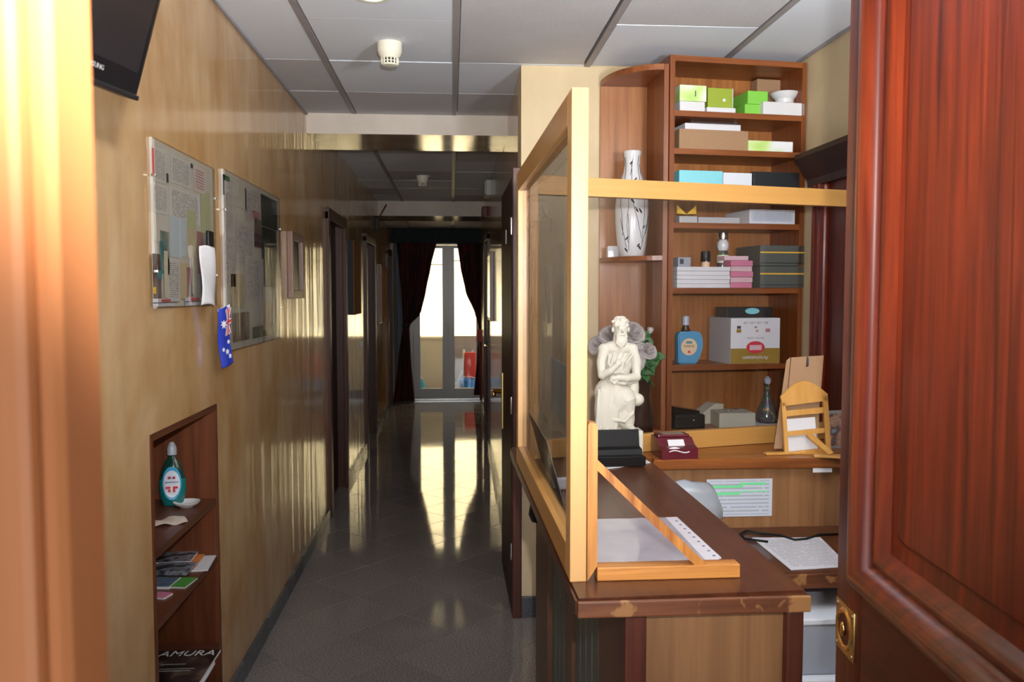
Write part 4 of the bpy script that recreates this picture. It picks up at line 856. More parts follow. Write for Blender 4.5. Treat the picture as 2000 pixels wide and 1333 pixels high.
# ---- statuette (generic seated robed figure)
def statuette():
    X0, Y0s = 0.566, 2.768
    t = thing('statuette', 'white plaster statuette of a seated bearded robed figure on the counter', 'statuette', (X0, Y0s, ZC + 0.001))
    box('plinth', t, 'plaster', (-0.090, 0.066, -0.045, 0.032, 0.0, 0.094), bev=0.003)
    bm = bmesh.new()
    def ell(x, y, z, rx, ry, rz_, rot=0):
        g = bmesh.ops.create_uvsphere(bm, u_segments=20, v_segments=14, radius=1.0)
        mm = Matrix.Translation((x, y, z)) @ Matrix.Rotation(rot, 4, 'Y') @ Matrix.Diagonal((rx, ry, rz_, 1))
        for v in g['verts']: v.co = mm @ v.co
    zb = 0.094
    # seat block and robe mass
    abox(bm, -0.062, 0.034, -0.01, 0.030, zb - 0.004, zb + 0.17)
    ell(-0.03, 0.0, zb + 0.12, 0.062, 0.045, 0.06); ell(-0.062, -0.02, zb + 0.07, 0.032, 0.034, 0.085); ell(-0.07, -0.02, zb + 0.01, 0.026, 0.03, 0.04)
    # raised knee with draped cloth, shin to the right foot
    ell(-0.004, -0.026, zb + 0.10, 0.046, 0.030, 0.05, 0.5); ell(0.008, -0.024, zb + 0.055, 0.032, 0.026, 0.06, -0.2); ell(-0.03, -0.025, zb + 0.06, 0.03, 0.026, 0.06)
    tube(bm, [(-0.01, -0.02, zb + 0.12), (0.018, -0.034, zb + 0.10), (0.022, -0.032, zb + 0.05), (0.022, -0.028, zb + 0.012)], [0.03, 0.028, 0.016, 0.012], 12)
    ell(0.024, -0.04, zb + 0.008, 0.016, 0.026, 0.012); ell(-0.06, -0.045, zb + 0.006, 0.016, 0.024, 0.012)
    # torso, shoulders, arms
    ell(-0.012, 0.008, zb + 0.215, 0.047, 0.034, 0.075); ell(-0.012, 0.006, zb + 0.272, 0.056, 0.030, 0.026)
    tube(bm, [(0.034, 0.0, zb + 0.27), (0.049, -0.008, zb + 0.225), (0.046, -0.022, zb + 0.178)], [0.020, 0.018, 0.014], 12)
    tube(bm, [(0.046, -0.022, zb + 0.178), (0.01, -0.045, zb + 0.175), (-0.028, -0.048, zb + 0.178)], [0.0155, 0.013, 0.010], 12)
    tube(bm, [(-0.058, 0.0, zb + 0.27), (-0.070, -0.01, zb + 0.225), (-0.07, -0.028, zb + 0.185)], [0.019, 0.017, 0.014], 12)
    tube(bm, [(-0.07, -0.028, zb + 0.185), (-0.045, -0.045, zb + 0.20), (-0.02, -0.046, zb + 0.222)], [0.0145, 0.012, 0.009], 12)
    ell(-0.02, -0.046, zb + 0.225, 0.012, 0.010, 0.012); ell(-0.036, -0.049, zb + 0.176, 0.014, 0.010, 0.010)
    for k in range(4):
        tube(bm, [(-0.036 + 0.004 * k, -0.052, zb + 0.18 - 0.004 * k), (-0.05 + 0.005 * k, -0.054, zb + 0.168 - 0.004 * k)], 0.0032, 6)
    ell(0.036, 0.002, zb + 0.268, 0.0215, 0.021, 0.0205); ell(-0.060, 0.002, zb + 0.268, 0.0205, 0.020, 0.0195); ell(0.046, -0.022, zb + 0.178, 0.016, 0.016, 0.016); ell(-0.07, -0.028, zb + 0.185, 0.015, 0.015, 0.015)
    # draped end over the right side
    ell(0.05, -0.01, zb + 0.10, 0.026, 0.024, 0.022); ell(0.04, 0.0, zb + 0.14, 0.02, 0.026, 0.05)
    # neck, head, hair, beard, face
    tube(bm, [(-0.008, 0.0, zb + 0.28), (-0.006, -0.003, zb + 0.325)], [0.024, 0.021], 12)
    ell(-0.004, -0.006, zb + 0.335, 0.023, 0.026, 0.032); ell(-0.004, 0.004, zb + 0.344, 0.0275, 0.027, 0.030)
    ell(-0.004, -0.020, zb + 0.312, 0.021, 0.016, 0.018); ell(-0.006, -0.024, zb + 0.297, 0.019, 0.014, 0.020)
    tube(bm, [(-0.004, -0.030, zb + 0.342), (-0.004, -0.037, zb + 0.330), (-0.004, -0.032, zb + 0.327)], [0.003, 0.0048, 0.0045], 8)
    for s in (-1, 1):
        ell(-0.004 + s * 0.009, -0.0305, zb + 0.340, 0.0045, 0.0035, 0.0028); ell(-0.004 + s * 0.010, -0.030, zb + 0.347, 0.008, 0.004, 0.0026); ell(-0.004 + s * 0.0265, -0.002, zb + 0.334, 0.005, 0.007, 0.009)
    ell(-0.004, -0.033, zb + 0.318, 0.010, 0.005, 0.003)
    rnd = random.Random(3)
    for k in range(34):
        a = rnd.uniform(0, 2 * PI); e = rnd.uniform(0.0, 1.3)
        x, y, z = 0.027 * math.cos(a) * math.cos(e), 0.006 + 0.027 * math.sin(a) * math.cos(e), 0.346 + 0.030 * math.sin(e)
        if y < -0.016 and z < 0.36: continue
        ell(-0.004 + x, y, zb + z, 0.007, 0.007, 0.006)
    for k in range(9):
        x = -0.022 + 0.0042 * k; tube(bm, [(x * 0.9, -0.030, zb + 0.306), (x * 0.9 - 0.003, -0.036 + abs(k - 4) * 0.002, zb + 0.29), (x * 0.6 - 0.005, -0.034, zb + 0.272 + abs(k - 4) * 0.003)], [0.004, 0.0042, 0.0022], 6)
    # drapery folds
    for k in range(8):
        r_ = 0.012 + 0.0075 * k
        pts = [(0.004 + r_ * math.cos(a) * 1.15, -0.055 + 0.0006 * k * k + 0.014 * abs(math.cos(a)), zb + 0.078 + r_ * math.sin(a) * 1.0) for a in [PI * 1.12 - i * PI / 14 * 0.85 for i in range(15)]]
        tube(bm, pts, 0.0036, 6)
    for k in range(7):
        x = -0.088 + 0.011 * k; tube(bm, [(x + 0.006, -0.036, zb + 0.14), (x, -0.049, zb + 0.07), (x - 0.003, -0.046, zb + 0.004)], [0.004, 0.005, 0.006], 6)
    for k in range(6):
        tube(bm, [(-0.045 + 0.016 * k, -0.020, zb + 0.262 - abs(k - 2.5) * 0.004), (-0.05 + 0.012 * k, -0.031, zb + 0.225), (-0.03 + 0.006 * k, -0.030, zb + 0.19)], [0.004, 0.0045, 0.004], 6)
    tube(bm, [(-0.05, -0.028, zb + 0.165), (0.0, -0.044, zb + 0.158), (0.05, -0.02, zb + 0.165)], 0.007, 8)
    tube(bm, [(-0.04, -0.045, zb + 0.04), (0.0, -0.058, zb + 0.034), (0.03, -0.045, zb + 0.06), (0.034, -0.04, zb + 0.10)], 0.007, 8)
    me = bpy.data.meshes.new('m'); bm.to_mesh(me); bm.free(); tmp = bpy.data.objects.new('tmp', me); COL.objects.link(tmp)
    rm = tmp.modifiers.new('r', 'REMESH'); rm.mode = 'VOXEL'; rm.voxel_size = 0.0018; sm = tmp.modifiers.new('s', 'SMOOTH'); sm.factor = 0.5; sm.iterations = 1
    dg = bpy.context.evaluated_depsgraph_get(); dg.update(); m2 = bpy.data.meshes.new_from_object(tmp.evaluated_get(dg)); bpy.data.objects.remove(tmp)
    for pl in m2.polygons: pl.use_smooth = True
    m2.materials.clear(); m2.materials.append(M['plaster']); o = bpy.data.objects.new('figure', m2); COL.objects.link(o); o.parent = t
statuette()

# ---- book stand with cardboard
BS = Vector((1.235, 2.74, ZC + 0.001))
t = thing('book_stand', 'bamboo book stand with arched top, seen from behind on the ledge', 'book stand', BS)
Yq = 2.76
def bq(px, py): v = PY(px, py, Yq); return (v.x - BS.x, v.z - BS.z)
def tl(a, b, d): return Vector((a, (Yq - BS.y) + d + 0.16 * b, b))
A = [bq(1532, 775)]
n = 12
arch = [bq(1532 + (1625 - 1532) * i / n, 778 - 0.06 * 93 * i / n - 28 * math.sin(PI * i / n)) for i in range(n + 1)]
low = [bq(1625, 785), bq(1535, 796)]
poly('top_rail', t, 'bamboo', arch + low, tl, 0.0, 0.010)
zf = 0.001
poly('stile', t, 'bamboo', [bq(1533, 790), bq(1541, 788), bq(1541, 898), (bq(1533, 900)[0], zf)], tl, 0.0, 0.012)
poly('stile', t, 'bamboo', [bq(1615, 776), bq(1625, 775), (bq(1624, 885)[0], 0.012), (bq(1614, 885)[0], 0.012)], tl, 0.0, 0.012)
for (y0, y1, th_) in ((805, 798, 11), (845, 838, 9), (884, 876, 15)):
    poly('slat', t, 'bamboo', [bq(1541, y0), bq(1616, y1), bq(1616, y1 + th_), bq(1541, y0 + th_)], tl, 0.002, 0.010)
# prop leg behind and its foot, reaching towards the camera
L = lambda a, b, d: Vector((a, d, b))
bm = bmesh.new()
for v in abox(bm, -0.011, 0.011, -0.004, 0.004, 0, 1): pass
p0 = Vector((bq(1582, 850)[0], Yq - BS.y + 0.012, bq(1582, 850)[1])); p1 = Vector((bq(1606, 897)[0], -0.045, 0.012)); dvec = p1 - p0
z_ = dvec.normalized(); x_ = Vector((1, 0, 0)); y_ = z_.cross(x_).normalized(); x_ = y_.cross(z_)
R4 = Matrix(((x_.x, y_.x, z_.x * dvec.length, p0.x), (x_.y, y_.y, z_.y * dvec.length, p0.y), (x_.z, y_.z, z_.z * dvec.length, p0.z), (0, 0, 0, 1)))
moved(bm, R4); link('prop_leg', bm, 'bamboo', t)
bm = bmesh.new(); abox(bm, -0.016, 0.075, -0.018, 0.018, 0, 0.009, bev=0.002); moved(bm, Matrix.Translation((p1.x - 0.035, -0.030, 0.001)) @ Matrix.Rotation(-0.35, 4, 'Z')); link('foot', bm, 'bamboo', t)
bm = bmesh.new(); abox(bm, -0.075, 0.10, 0.0, 0.022, 0, 0.008, bev=0.002); moved(bm, Matrix.Translation((bq(1533, 900)[0] + 0.005, 0.015, 0.0005)) @ Matrix.Rotation(0.1, 4, 'Z')); link('front_lip', bm, 'bamboo', t)
t = thing('cardboard_sheet', 'brown cardboard sheet with metal clip leaning on the bamboo stand', 'cardboard', BS)
def cq(px, py): v = PY(px, py, 2.80); return (v.x - BS.x, v.z - BS.z)
poly('board', t, 'cardboard', [(cq(1528, 890)[0], 0.012), cq(1552, 700), cq(1616, 696), cq(1604, 790), (cq(1596, 890)[0], 0.012)], lambda a, b, d: Vector((a, d + 0.055 + 0.10 * b, b)), 0, 0.003)
poly('flap', t, 'cardboard_dark', [(cq(1512, 890)[0], 0.012), cq(1544, 706), cq(1552, 700), (cq(1528, 890)[0], 0.012)], lambda a, b, d: Vector((a, d + 0.062 + 0.10 * b, b)), 0, 0.003)
v = cq(1582, 704); wire('clip', t, 'print_dark', [(v[0], 0.05 + 0.1 * v[1], v[1] + 0.01), (v[0] - 0.002, 0.05 + 0.1 * v[1], v[1] - 0.025), (v[0] + 0.004, 0.05 + 0.1 * v[1], v[1] - 0.02), (v[0] + 0.004, 0.052 + 0.1 * v[1], v[1] + 0.006)], 0.002)
t = thing('printed_sheet', 'white printed sheet held behind the slats of the bamboo stand', 'paper', BS)
poly('sheet', t, 'text_card', [bq(1541, 892), bq(1543, 822), bq(1600, 818), bq(1601, 886)], lambda a, b, d: Vector((a, d + 0.034 + 0.16 * b, b)), 0, 0.001)
t.children[0].data.materials[0] = M['white_paper']
p = PZ(1645, 878, ZC); p = Vector((1.345, 2.86, ZC + 0.001))
t = thing('photo_frame', 'small framed photo at the right end of the ledge', 'photo frame', p, rz=0.2)
box('frame', t, 'tag_grey', (-0.03, 0.07, -0.006, 0.006, 0, 0.135), bev=0.002); box('photo', t, 'statuary_photo', (-0.022, 0.062, -0.008, -0.006, 0.01, 0.125))
t = thing('paper_slip', 'small white slip stuck under the ledge near the door', 'paper', (0, 0, 0)); a = PY(1588, 913, 2.70); b = PY(1625, 923, 2.70); box('slip', t, 'white_paper', (a.x, b.x, 2.700, 2.702, b.z, a.z - 0.002))
# notice with highlighted lines on the laminate panel
YP = 2.733
a = PY(1380, 942, YP); b = PY(1507, 1008, YP); aa = PY(1507, 935, YP)
t = thing('notice', 'white notice with green highlighted lines taped below the ledge', 'notice', (a.x, YP, b.z)); w = b.x - a.x; h = aa.z - b.z
sh = box('sheet', t, 'text_notice', (0, w, -0.0015, 0.0, 0, h))
for (u0, u1, v0, v1) in ((0.05, 0.55, 0.77, 0.83), (0.5, 0.9, 0.84, 0.90), (0.05, 0.5, 0.58, 0.65), (0.5, 0.95, 0.65, 0.675)): box('highlight', sh, 'highlight_green', (u0 * w, u1 * w, -0.0022, -0.0015, v0 * h, v1 * h))
# plastic bag beside it
t = thing('plastic_bag', 'crumpled translucent plastic bag beside the counter under the ledge', 'plastic bag', (0.765, 2.66, 0.761))
bm = bmesh.new(); bmesh.ops.create_icosphere(bm, subdivisions=4, radius=1.0)
for v in bm.verts:
    n_ = noise.noise(v.co * 1.4) * 0.22 + abs(noise.noise(Vector((v.co.x * 5, v.co.y * 3, v.co.z * 2)))) * 0.10
    v.co = Vector((v.co.x * 0.125, v.co.y * 0.058, (v.co.z + 1) * 0.088 + 0.0)) * (1 + n_ * 0.6)
    v.co.z = max(0.0, v.co.z)
link('bag', bm, 'bag_translucent', t, True)
# papers on the desk
t = thing('document', 'white printed document lying on the low desk', 'document', (0, 0, 0.76))
def dq(px, py): v = PZ(px, py, 0.76); return (v.x, v.y)
poly('sheet', t, 'text_sheet', [dq(1545, 1115), dq(1468, 1052), dq(1602, 1051), dq(1660, 1108)], lambda a, b, d: Vector((a, b, d)), 0.0005, 0.002)
cb_pts = [Vector((dq(px, py)[0], dq(px, py)[1], 0.768)) for px, py in ((1500, 1062), (1455, 1056), (1446, 1046), (1458, 1040), (1490, 1046), (1525, 1049), (1552, 1058), (1575, 1056), (1600, 1048), (1650, 1046))]
cb_pts = [Vector((p.x, min(p.y, 2.71), 0.765)) for p in cb_pts]
o = wire('cable', None, 'black_plastic', cb_pts, 0.004); tag(o, 'black cable lying on the low desk behind the document', 'cable')
# papers behind the long glass screen
t = thing('leaflet', 'blue-grey sheet taped inside the long glass screen', 'leaflet', (0.262, 0, 0))
a = PX(1076, 697, 0.262); b = PX(1110, 810, 0.262); box('sheet', t, 'printer_grey', (0, 0.001, b.y, a.y, PX(1076, 800, 0.262).z, a.z)); t.children[0].data.materials[0] = M['board_blue']
t = thing('printed_card', 'grey printed card leaning inside the long glass screen on the counter', 'card', (0.29, 0, ZC + 0.001))
a = PX(1065, 800, 0.30); b = PX(1106, 900, 0.30)
bm = bmesh.new(); prism(bm, [(a.y, 0.015), (a.y - 0.02, a.z - ZC), (b.y, a.z - ZC - 0.015), (b.y - 0.02, 0.0)], lambda p_, q_, d: Vector((-0.04 * (q_ / 0.15) + d, p_, q_)), 0, 0.002); link('card', bm, 'text_card', t)
t = thing('leaflet', 'small folded leaflet lying at the foot of the leaning card inside the screen', 'leaflet', (0.30, 2.3, ZC + 0.001), rz=0.3); box('sheet', t, 'wood_ledge', (0, 0.06, 0, 0.3, 0, 0.004)); box('corner', t, 'white_paper', (-0.01, 0.03, 0.0, 0.03, 0.004, 0.03))

# ------------------------------------------------------------------ bookcase
rzb = math.radians(7.5)
BX, BY = 0.935, 3.585
bk = thing('bookcase', 'tall reddish-brown open bookcase in the corner behind the counter', 'bookcase', (BX, BY, 0), rz=rzb)
BW, BD, BZ = 0.640, 0.27, 2.565
box('side_panel', bk, 'wood_case', (0, 0.022, 0, BD, 0.0, BZ)); box('side_panel', bk, 'wood_case', (BW - 0.022, BW, 0, BD, 0.0, BZ)); box('back_panel', bk, 'wood_back', (0.022, BW - 0.022, BD - 0.008, BD, 0.0, BZ))
box('top_panel', bk, 'wood_case_h', (0.022, BW - 0.022, 0, BD - 0.008, BZ - 0.024, BZ))
SH = [2.333, 2.172, 2.012, 1.855, 1.572, 1.235, 0.952]
for z in SH: box('shelf', bk, 'wood_case_h', (0.022, BW - 0.022, 0.0, BD - 0.008, z - 0.024, z))
box('cupboard_door', bk, 'wood_case', (0.022, BW - 0.022, -0.002, 0.016, 0.08, 0.925))
cs, sn = math.cos(rzb), math.sin(rzb)
def bloc(px, py, inset):
    """local bookcase x,z where a pixel's ray meets the plane y_local = inset"""
    r = ray(px, py); n = Vector((-sn, cs, 0)); p0_ = Vector((BX, BY, 0)) + n * inset
    s = (p0_ - E0).dot(n) / r.dot(n); P_ = E0 + r * s - Vector((BX, BY, 0)); return P_.x * cs + P_.y * sn, P_.z
def world(lx, ly, z): return (BX + lx * cs - ly * sn, BY + lx * sn + ly * cs, z)
def item(name, label, cat, px0, px1, pt, shelf, inset, depth, mat, lift=0.0, pb=None, front=None, group=None, bev=0.002):
    x0, zt = bloc(px0, pt, inset); x1, _ = bloc(px1, pt, inset); z0 = SH[shelf] + lift + 0.0005
    if pb is not None: z0 = bloc(px0, pb, inset)[1]
    t = thing(name, label, cat, world(x0, inset, z0), rz=rzb, group=group)
    w, h = x1 - x0, max(0.004, zt - z0)
    box('body', t, mat, (0, w, 0, depth, 0, h), bev=min(bev, h * 0.2))
    t['w'] = w; t['h'] = h; t['top'] = z0 + h
    return t
def top(t): return t['top']
a = item('box', 'flat white box on the top bookcase shelf at far left', 'box', 1328, 1377, 197, 0, 0.02, 0.18, 'white_gloss')
b = item('box', 'white and green carton stacked at far left of the top bookcase shelf', 'box', 1328, 1380, 165, 0, 0.02, 0.18, 'green_white', lift=a['h'] + 0.001); box('mark', b, 'print_dark', (0.07, 0.074, -0.001, 0, 0.02, 0.045))
a = item('paper_stack', 'thin papers under the olive box on the top bookcase shelf', 'papers', 1381, 1437, 209, 0, 0.01, 0.2, 'white_paper')
b = item('box', 'olive green carton on the top bookcase shelf', 'box', 1383, 1431, 171, 0, 0.03, 0.18, 'olive', lift=a['h'] + 0.001); box('mark', b, 'white_gloss', (0.07, 0.082, -0.001, 0, 0.03, 0.042)); box('edge', b, 'white_gloss', (b['w'], b['w'] + 0.003, 0, 0.18, 0, b['h']))
a = item('box', 'lower lime green box on the top bookcase shelf', 'box', 1455, 1487, 203, 0, 0.03, 0.18, 'lime'); b = item('box', 'upper lime green box on the top bookcase shelf', 'box', 1461, 1500, 177, 0, 0.03, 0.15, 'lime', lift=a['h'] + 0.001)
c = item('box', 'brown cardboard box behind the lime boxes on the top bookcase shelf', 'box', 1479, 1549, 154, 0, 0.19, 0.06, 'cardboard')
a = item('box', 'white box under the bowl on the top bookcase shelf', 'box', 1491, 1572, 198, 0, 0.0, 0.17, 'white_gloss')
t = thing('bowl', 'white porcelain bowl resting on the white box on the top bookcase shelf', 'bowl', world(0.47, 0.085, a['top'] + 0.001)); x_, z_ = bloc(1532, 190, 0.085); t.location = world(x_, 0.085, a['top'] + 0.001)
turned('foot', t, 'white_gloss', [(0.055, 0), (0.058, 0.004), (0.04, 0.012), (0.042, 0.03)], 28); turned('dish', t, 'white_gloss', [(0.042, 0.03), (0.055, 0.042), (0.064, 0.056), (0.062, 0.060), (0.05, 0.05), (0.02, 0.04)], 32)
# shelf 1
a = item('box', 'long brown cardboard box on the second bookcase shelf', 'box', 1327, 1462, 251, 1, 0.01, 0.2, 'cardboard')
b = item('magazine', 'white magazine lying on the brown cardboard box', 'magazine', 1338, 1447, 240, 1, 0.03, 0.16, 'white_paper', lift=a['h'] + 0.001); box('cover', b, 'leaflet_blue', (0, b['w'], 0.0, 0.16, b['h'], b['h'] + 0.001))
c = item('box', 'grey box at the back of the second bookcase shelf on the cardboard box', 'box', 1350, 1440, 224, 1, 0.13, 0.06, 'box_grey', lift=a['h'] + b['h'] + 0.003)
item('box', 'flat green and white carton on the second bookcase shelf', 'box', 1462, 1549, 274, 1, 0.0, 0.17, 'green_white')
# shelf 2
item('box', 'light blue box on the third bookcase shelf', 'box', 1327, 1412, 332, 2, 0.0, 0.18, 'box_blue'); item('box', 'pale grey box beside the light blue box on the third bookcase shelf', 'box', 1413, 1469, 337, 2, 0.0, 0.18, 'printer_white'); item('box', 'black box on the third bookcase shelf', 'box', 1472, 1570, 335, 2, 0.01, 0.2, 'box_black')
# shelf 3
t = item('ornament', 'small yellow ribboned ornament on the fourth bookcase shelf', 'ornament', 1327, 1362, 422, 3, 0.03, 0.05, 'box_grey'); 
for s in (-1, 1): poly('ribbon', t, 'yellow_line', [(t['w'] / 2, 0.01), (t['w'] / 2 + s * 0.045, 0.05), (t['w'] / 2 + s * 0.045, 0.012)], lambda a, b, d: Vector((a, d + 0.02, b + t['h'])), 0, 0.004)
item('tray', 'thin grey tray on the fourth bookcase shelf', 'tray', 1364, 1445, 424, 3, 0.06, 0.12, 'box_grey')
t = item('box', 'white printed shoebox on the fourth bookcase shelf', 'box', 1464, 1553, 409, 3, 0.0, 0.24, 'white_paper'); box('print', t, 'text_notice', (0.01, t['w'] - 0.01, -0.001, 0, 0.01, t['h'] - 0.01))
# shelf 4
base = SH[4]
for i in range(5):
    item('napkin_pack', 'white folded napkin packs piled on the fifth bookcase shelf', 'napkins', 1323, 1427 - (i % 2), 500, 4, 0.0 + 0.002 * (i % 2), 0.16, 'white_paper', group='white napkin packs on the fifth shelf', bev=0.003)
ns = [o for o in bpy.data.objects if o.name.startswith('napkin_pack')]
hs = (bloc(1323, 521, 0.0)[1] - base) / 5
for i, o in enumerate(ns):
    o['label'] = ['lowest white napkin pack', 'second lowest white napkin pack', 'middle white napkin pack', 'second highest white napkin pack', 'topmost white napkin pack'][i] + ' in the pile on the fifth bookcase shelf'; ch = o.children[0]; sc_ = (hs - 0.0008) / o['h']; ch.scale = (1, 1, sc_); o.location.z = base + 0.0005 + i * hs
hp = (bloc(1440, 509, 0.0)[1] - base) / 5
for i in range(5):
    o = item('towel', 'folded pink towels piled beside the white napkin packs', 'towel', 1428, 1470 + (i % 3), 500, 4, 0.01 * (i % 2), 0.15, 'pink' if i % 2 == 0 else 'pink_pale', group='folded pink towels on the fifth shelf', bev=0.004)
    o.children[0].scale = (1, 1, (hp - 0.0008) / o['h']); o.location.z = base + 0.0005 + i * hp
    o['label'] = ['lowest darker pink towel', 'lower pale pink towel', 'middle darker pink towel', 'upper pale pink towel', 'topmost darker pink towel'][i] + ' in the pile on the fifth bookcase shelf'
zt5 = base + 5 * hs + 0.001
x_, _ = bloc(1337, 510, 0.05)
t = thing('trinket_box', 'small blue-grey box on the white napkin packs', 'box', world(x_, 0.05, zt5), rz=rzb); box('body', t, 'printer_grey', (-0.03, 0.03, 0, 0.06, 0, 0.042), bev=0.003); box('motif', t, 'print_dark', (-0.022, -0.004, -0.001, 0, 0.012, 0.034))
x_, _ = bloc(1380, 510, 0.05); t = thing('small_bottle', 'small bottle with black cap on the white napkin packs', 'bottle', world(x_, 0.06, zt5)); turned('body', t, 'peach', [(0.018, 0), (0.018, 0.022)], 20); turned('cap', t, 'black_gloss', [(0.022, 0.022), (0.022, 0.066), (0.019, 0.070)], 24)
x_, _ = bloc(1414, 470, 0.09); t = thing('glass_bottle', 'glass bottle with silver top and blue label on the fifth bookcase shelf', 'bottle', world(x_, 0.10, zt5)); turned('body', t, 'carafe_print', [(0.024, 0), (0.025, 0.06), (0.02, 0.075)], 24); turned('label', t, 'green_white', [(0.0255, 0.02), (0.0255, 0.055)], 24, cap=False); turned('neck', t, 'white_gloss', [(0.02, 0.075), (0.026, 0.09), (0.026, 0.11), (0.016, 0.124)], 24); turned('cap', t, 'steel', [(0.022, 0.124), (0.024, 0.135), (0.022, 0.155), (0.006, 0.16)], 24)
a = item('towel', 'crumpled grey-pink cloth lying on the pink towels', 'cloth', 1415, 1462, 500, 4, 0.03, 0.08, 'pink_pale', lift=5 * hp + 0.001); 
def binder(label, pt, lift, pb=None):
    t = item('storage_box', label, 'box', 1485, 1576, pt, 4, 0.0, 0.23, 'box_charcoal', lift=lift, bev=0.003)
    box('lid_line', t, 'yellow_line', (0, t['w'], -0.0008, 0, t['h'] * 0.62, t['h'] * 0.62 + 0.006)); box('lid_gap', t, 'box_black', (0, t['w'], -0.0008, 0, t['h'] * 0.12, t['h'] * 0.12 + 0.003)); return t
a = binder('lower charcoal storage box with yellow line on the fifth bookcase shelf', 520, 0); b = binder('upper charcoal storage box with yellow line on the fifth bookcase shelf', 479, a['h'] + 0.0015)
# shelf 5
x_, _ = bloc(1345, 700, 0.08); zb5 = SH[5] + 0.0005
t = thing('blue_bottle', 'blue bubble-bath bottle with round peach label on the sixth bookcase shelf', 'bottle', world(x_, 0.06, zb5), rz=rzb)
outl = [(-0.055, 0.0), (0.035, 0.0), (0.045, 0.03), (0.060, 0.06), (0.062, 0.10), (0.052, 0.135), (0.03, 0.145), (-0.052, 0.142), (-0.058, 0.13)]
bm = bmesh.new(); prism(bm, outl, lambda a, b, d: Vector((a, d, b)), 0, 0.045); bmesh.ops.bevel(bm, geom=bm.edges[:], offset=0.006, segments=3, affect='EDGES'); link('body', bm, 'blue_bottle', t, 'auto')
turned('neck', t, 'carafe_glass', [(0.018, 0.142), (0.022, 0.15), (0.012, 0.168), (0.012, 0.178)], 18, cx=-0.015, cy=0.022); turned('cap', t, 'cap_clear', [(0.016, 0.172), (0.016, 0.208), (0.012, 0.212)], 20, cx=-0.015, cy=0.022)
bm = bmesh.new(); lathe(bm, [(0.038, 0), (0.038, 0.0012)], 32); moved(bm, Matrix.Translation((-0.008, -0.001, 0.075)) @ Matrix.Rotation(-PI / 2, 4, 'X') @ Matrix.Translation((0, 0, -0.0012)))
lb = link('label', bm, 'peach', t); 
text('label_text', lb, 'leaf_green', 'MARINE', 0.014, (-0.008, -0.0035, 0.078), (PI / 2, 0, 0)); box('label_mark', lb, 'poster_teal', (-0.022, 0.006, -0.0035, -0.002, 0.09, 0.1)); box('label_mark', lb, 'flag_red', (-0.013, -0.003, -0.0035, -0.002, 0.048, 0.058))
x_, zw = bloc(1407, 675, BD - 0.012); t = thing('power_switch', 'small white cord switch on the bookcase back panel above the sixth shelf', 'switch', world(x_, BD - 0.022, SH[5] + 0.035), rz=rzb); box('case', t, 'white_gloss', (-0.009, 0.009, 0, 0.012, 0, 0.055), bev=0.003); t.location.z = zw - 0.028
a = item('box', 'upside-down white and gold coffee box with red oval on the sixth bookcase shelf', 'box', 1428, 1524, 622, 5, 0.0, 0.22, 'white_paper')
w, h = a['w'], a['h']
box('gold_band', a, 'gold_band', (0.0, w, -0.0012, 0.0, 0.001, h * 0.34)); box('side_print', a, 'box_grey', (-0.001, 0.0, 0.0, 0.22, 0, h))
bm = bmesh.new(); lathe(bm, [(1, 0), (1, 1)], 36); moved(bm, Matrix.Translation((w * 0.50, -0.0012, h * 0.36)) @ Matrix.Rotation(PI / 2, 4, 'X') @ Matrix.Diagonal((w * 0.185, h * 0.135, 0.001, 1))); ov = link('logo_oval', bm, 'red_print', a)
bm = bmesh.new(); abox(bm, w * 0.38, w * 0.62, -0.0032, -0.0022, h * 0.30, h * 0.41); link('logo_plate', bm, 'pink_pale', ov)
text('logo_text', a, 'white_gloss', 'Aromateam', 0.026, (w * 0.5, -0.0022, h * 0.13), (PI / 2, PI, 0), shear=0.1)
text('box_text', a, 'tag_grey', 'Espresso - Qualita', 0.011, (w * 0.5, -0.0012, h * 0.56), (PI / 2, PI, 0)); text('box_text', a, 'tag_grey', '80 o 100 o 80 o 80', 0.015, (w * 0.5, -0.0012, h * 0.90), (PI / 2, PI, 0))
for (u, v, s_, mt) in ((0.16, 0.72, 0.022, 'gold_band'), (0.16, 0.80, 0.018, 'print_dark'), (0.5, 0.80, 0.012, 'tag_grey'), (0.53, 0.72, 0.012, 'poster_pink'), (0.75, 0.73, 0.022, 'poster_pink')): box('pictogram', a, mt, (u * w - s_ / 2, u * w + s_ / 2, -0.001, 0, v * h - s_ * 0.35, v * h + s_ * 0.35), bev=0.0004)
x0, _ = bloc(1418, 610, 0.1); x1, _ = bloc(1507, 610, 0.1); b = thing('black_carton', 'black printed carton lying on top of the upside-down coffee box', 'box', world(x0, 0.09, a['top'] + 0.001), rz=rzb); box('body', b, 'box_black', (0, x1 - x0, 0, 0.12, 0, bloc(1450, 601, 0.09)[1] - a['top']), bev=0.002)
bm = bmesh.new(); lathe(bm, [(1, 0), (1, 1)], 28); moved(bm, Matrix.Translation(((x1 - x0) * 0.55, 0.0, 0.028)) @ Matrix.Rotation(PI / 2, 4, 'X') @ Matrix.Diagonal((0.035, 0.014, 0.001, 1))); link('print_oval', bm, 'box_blue', b)
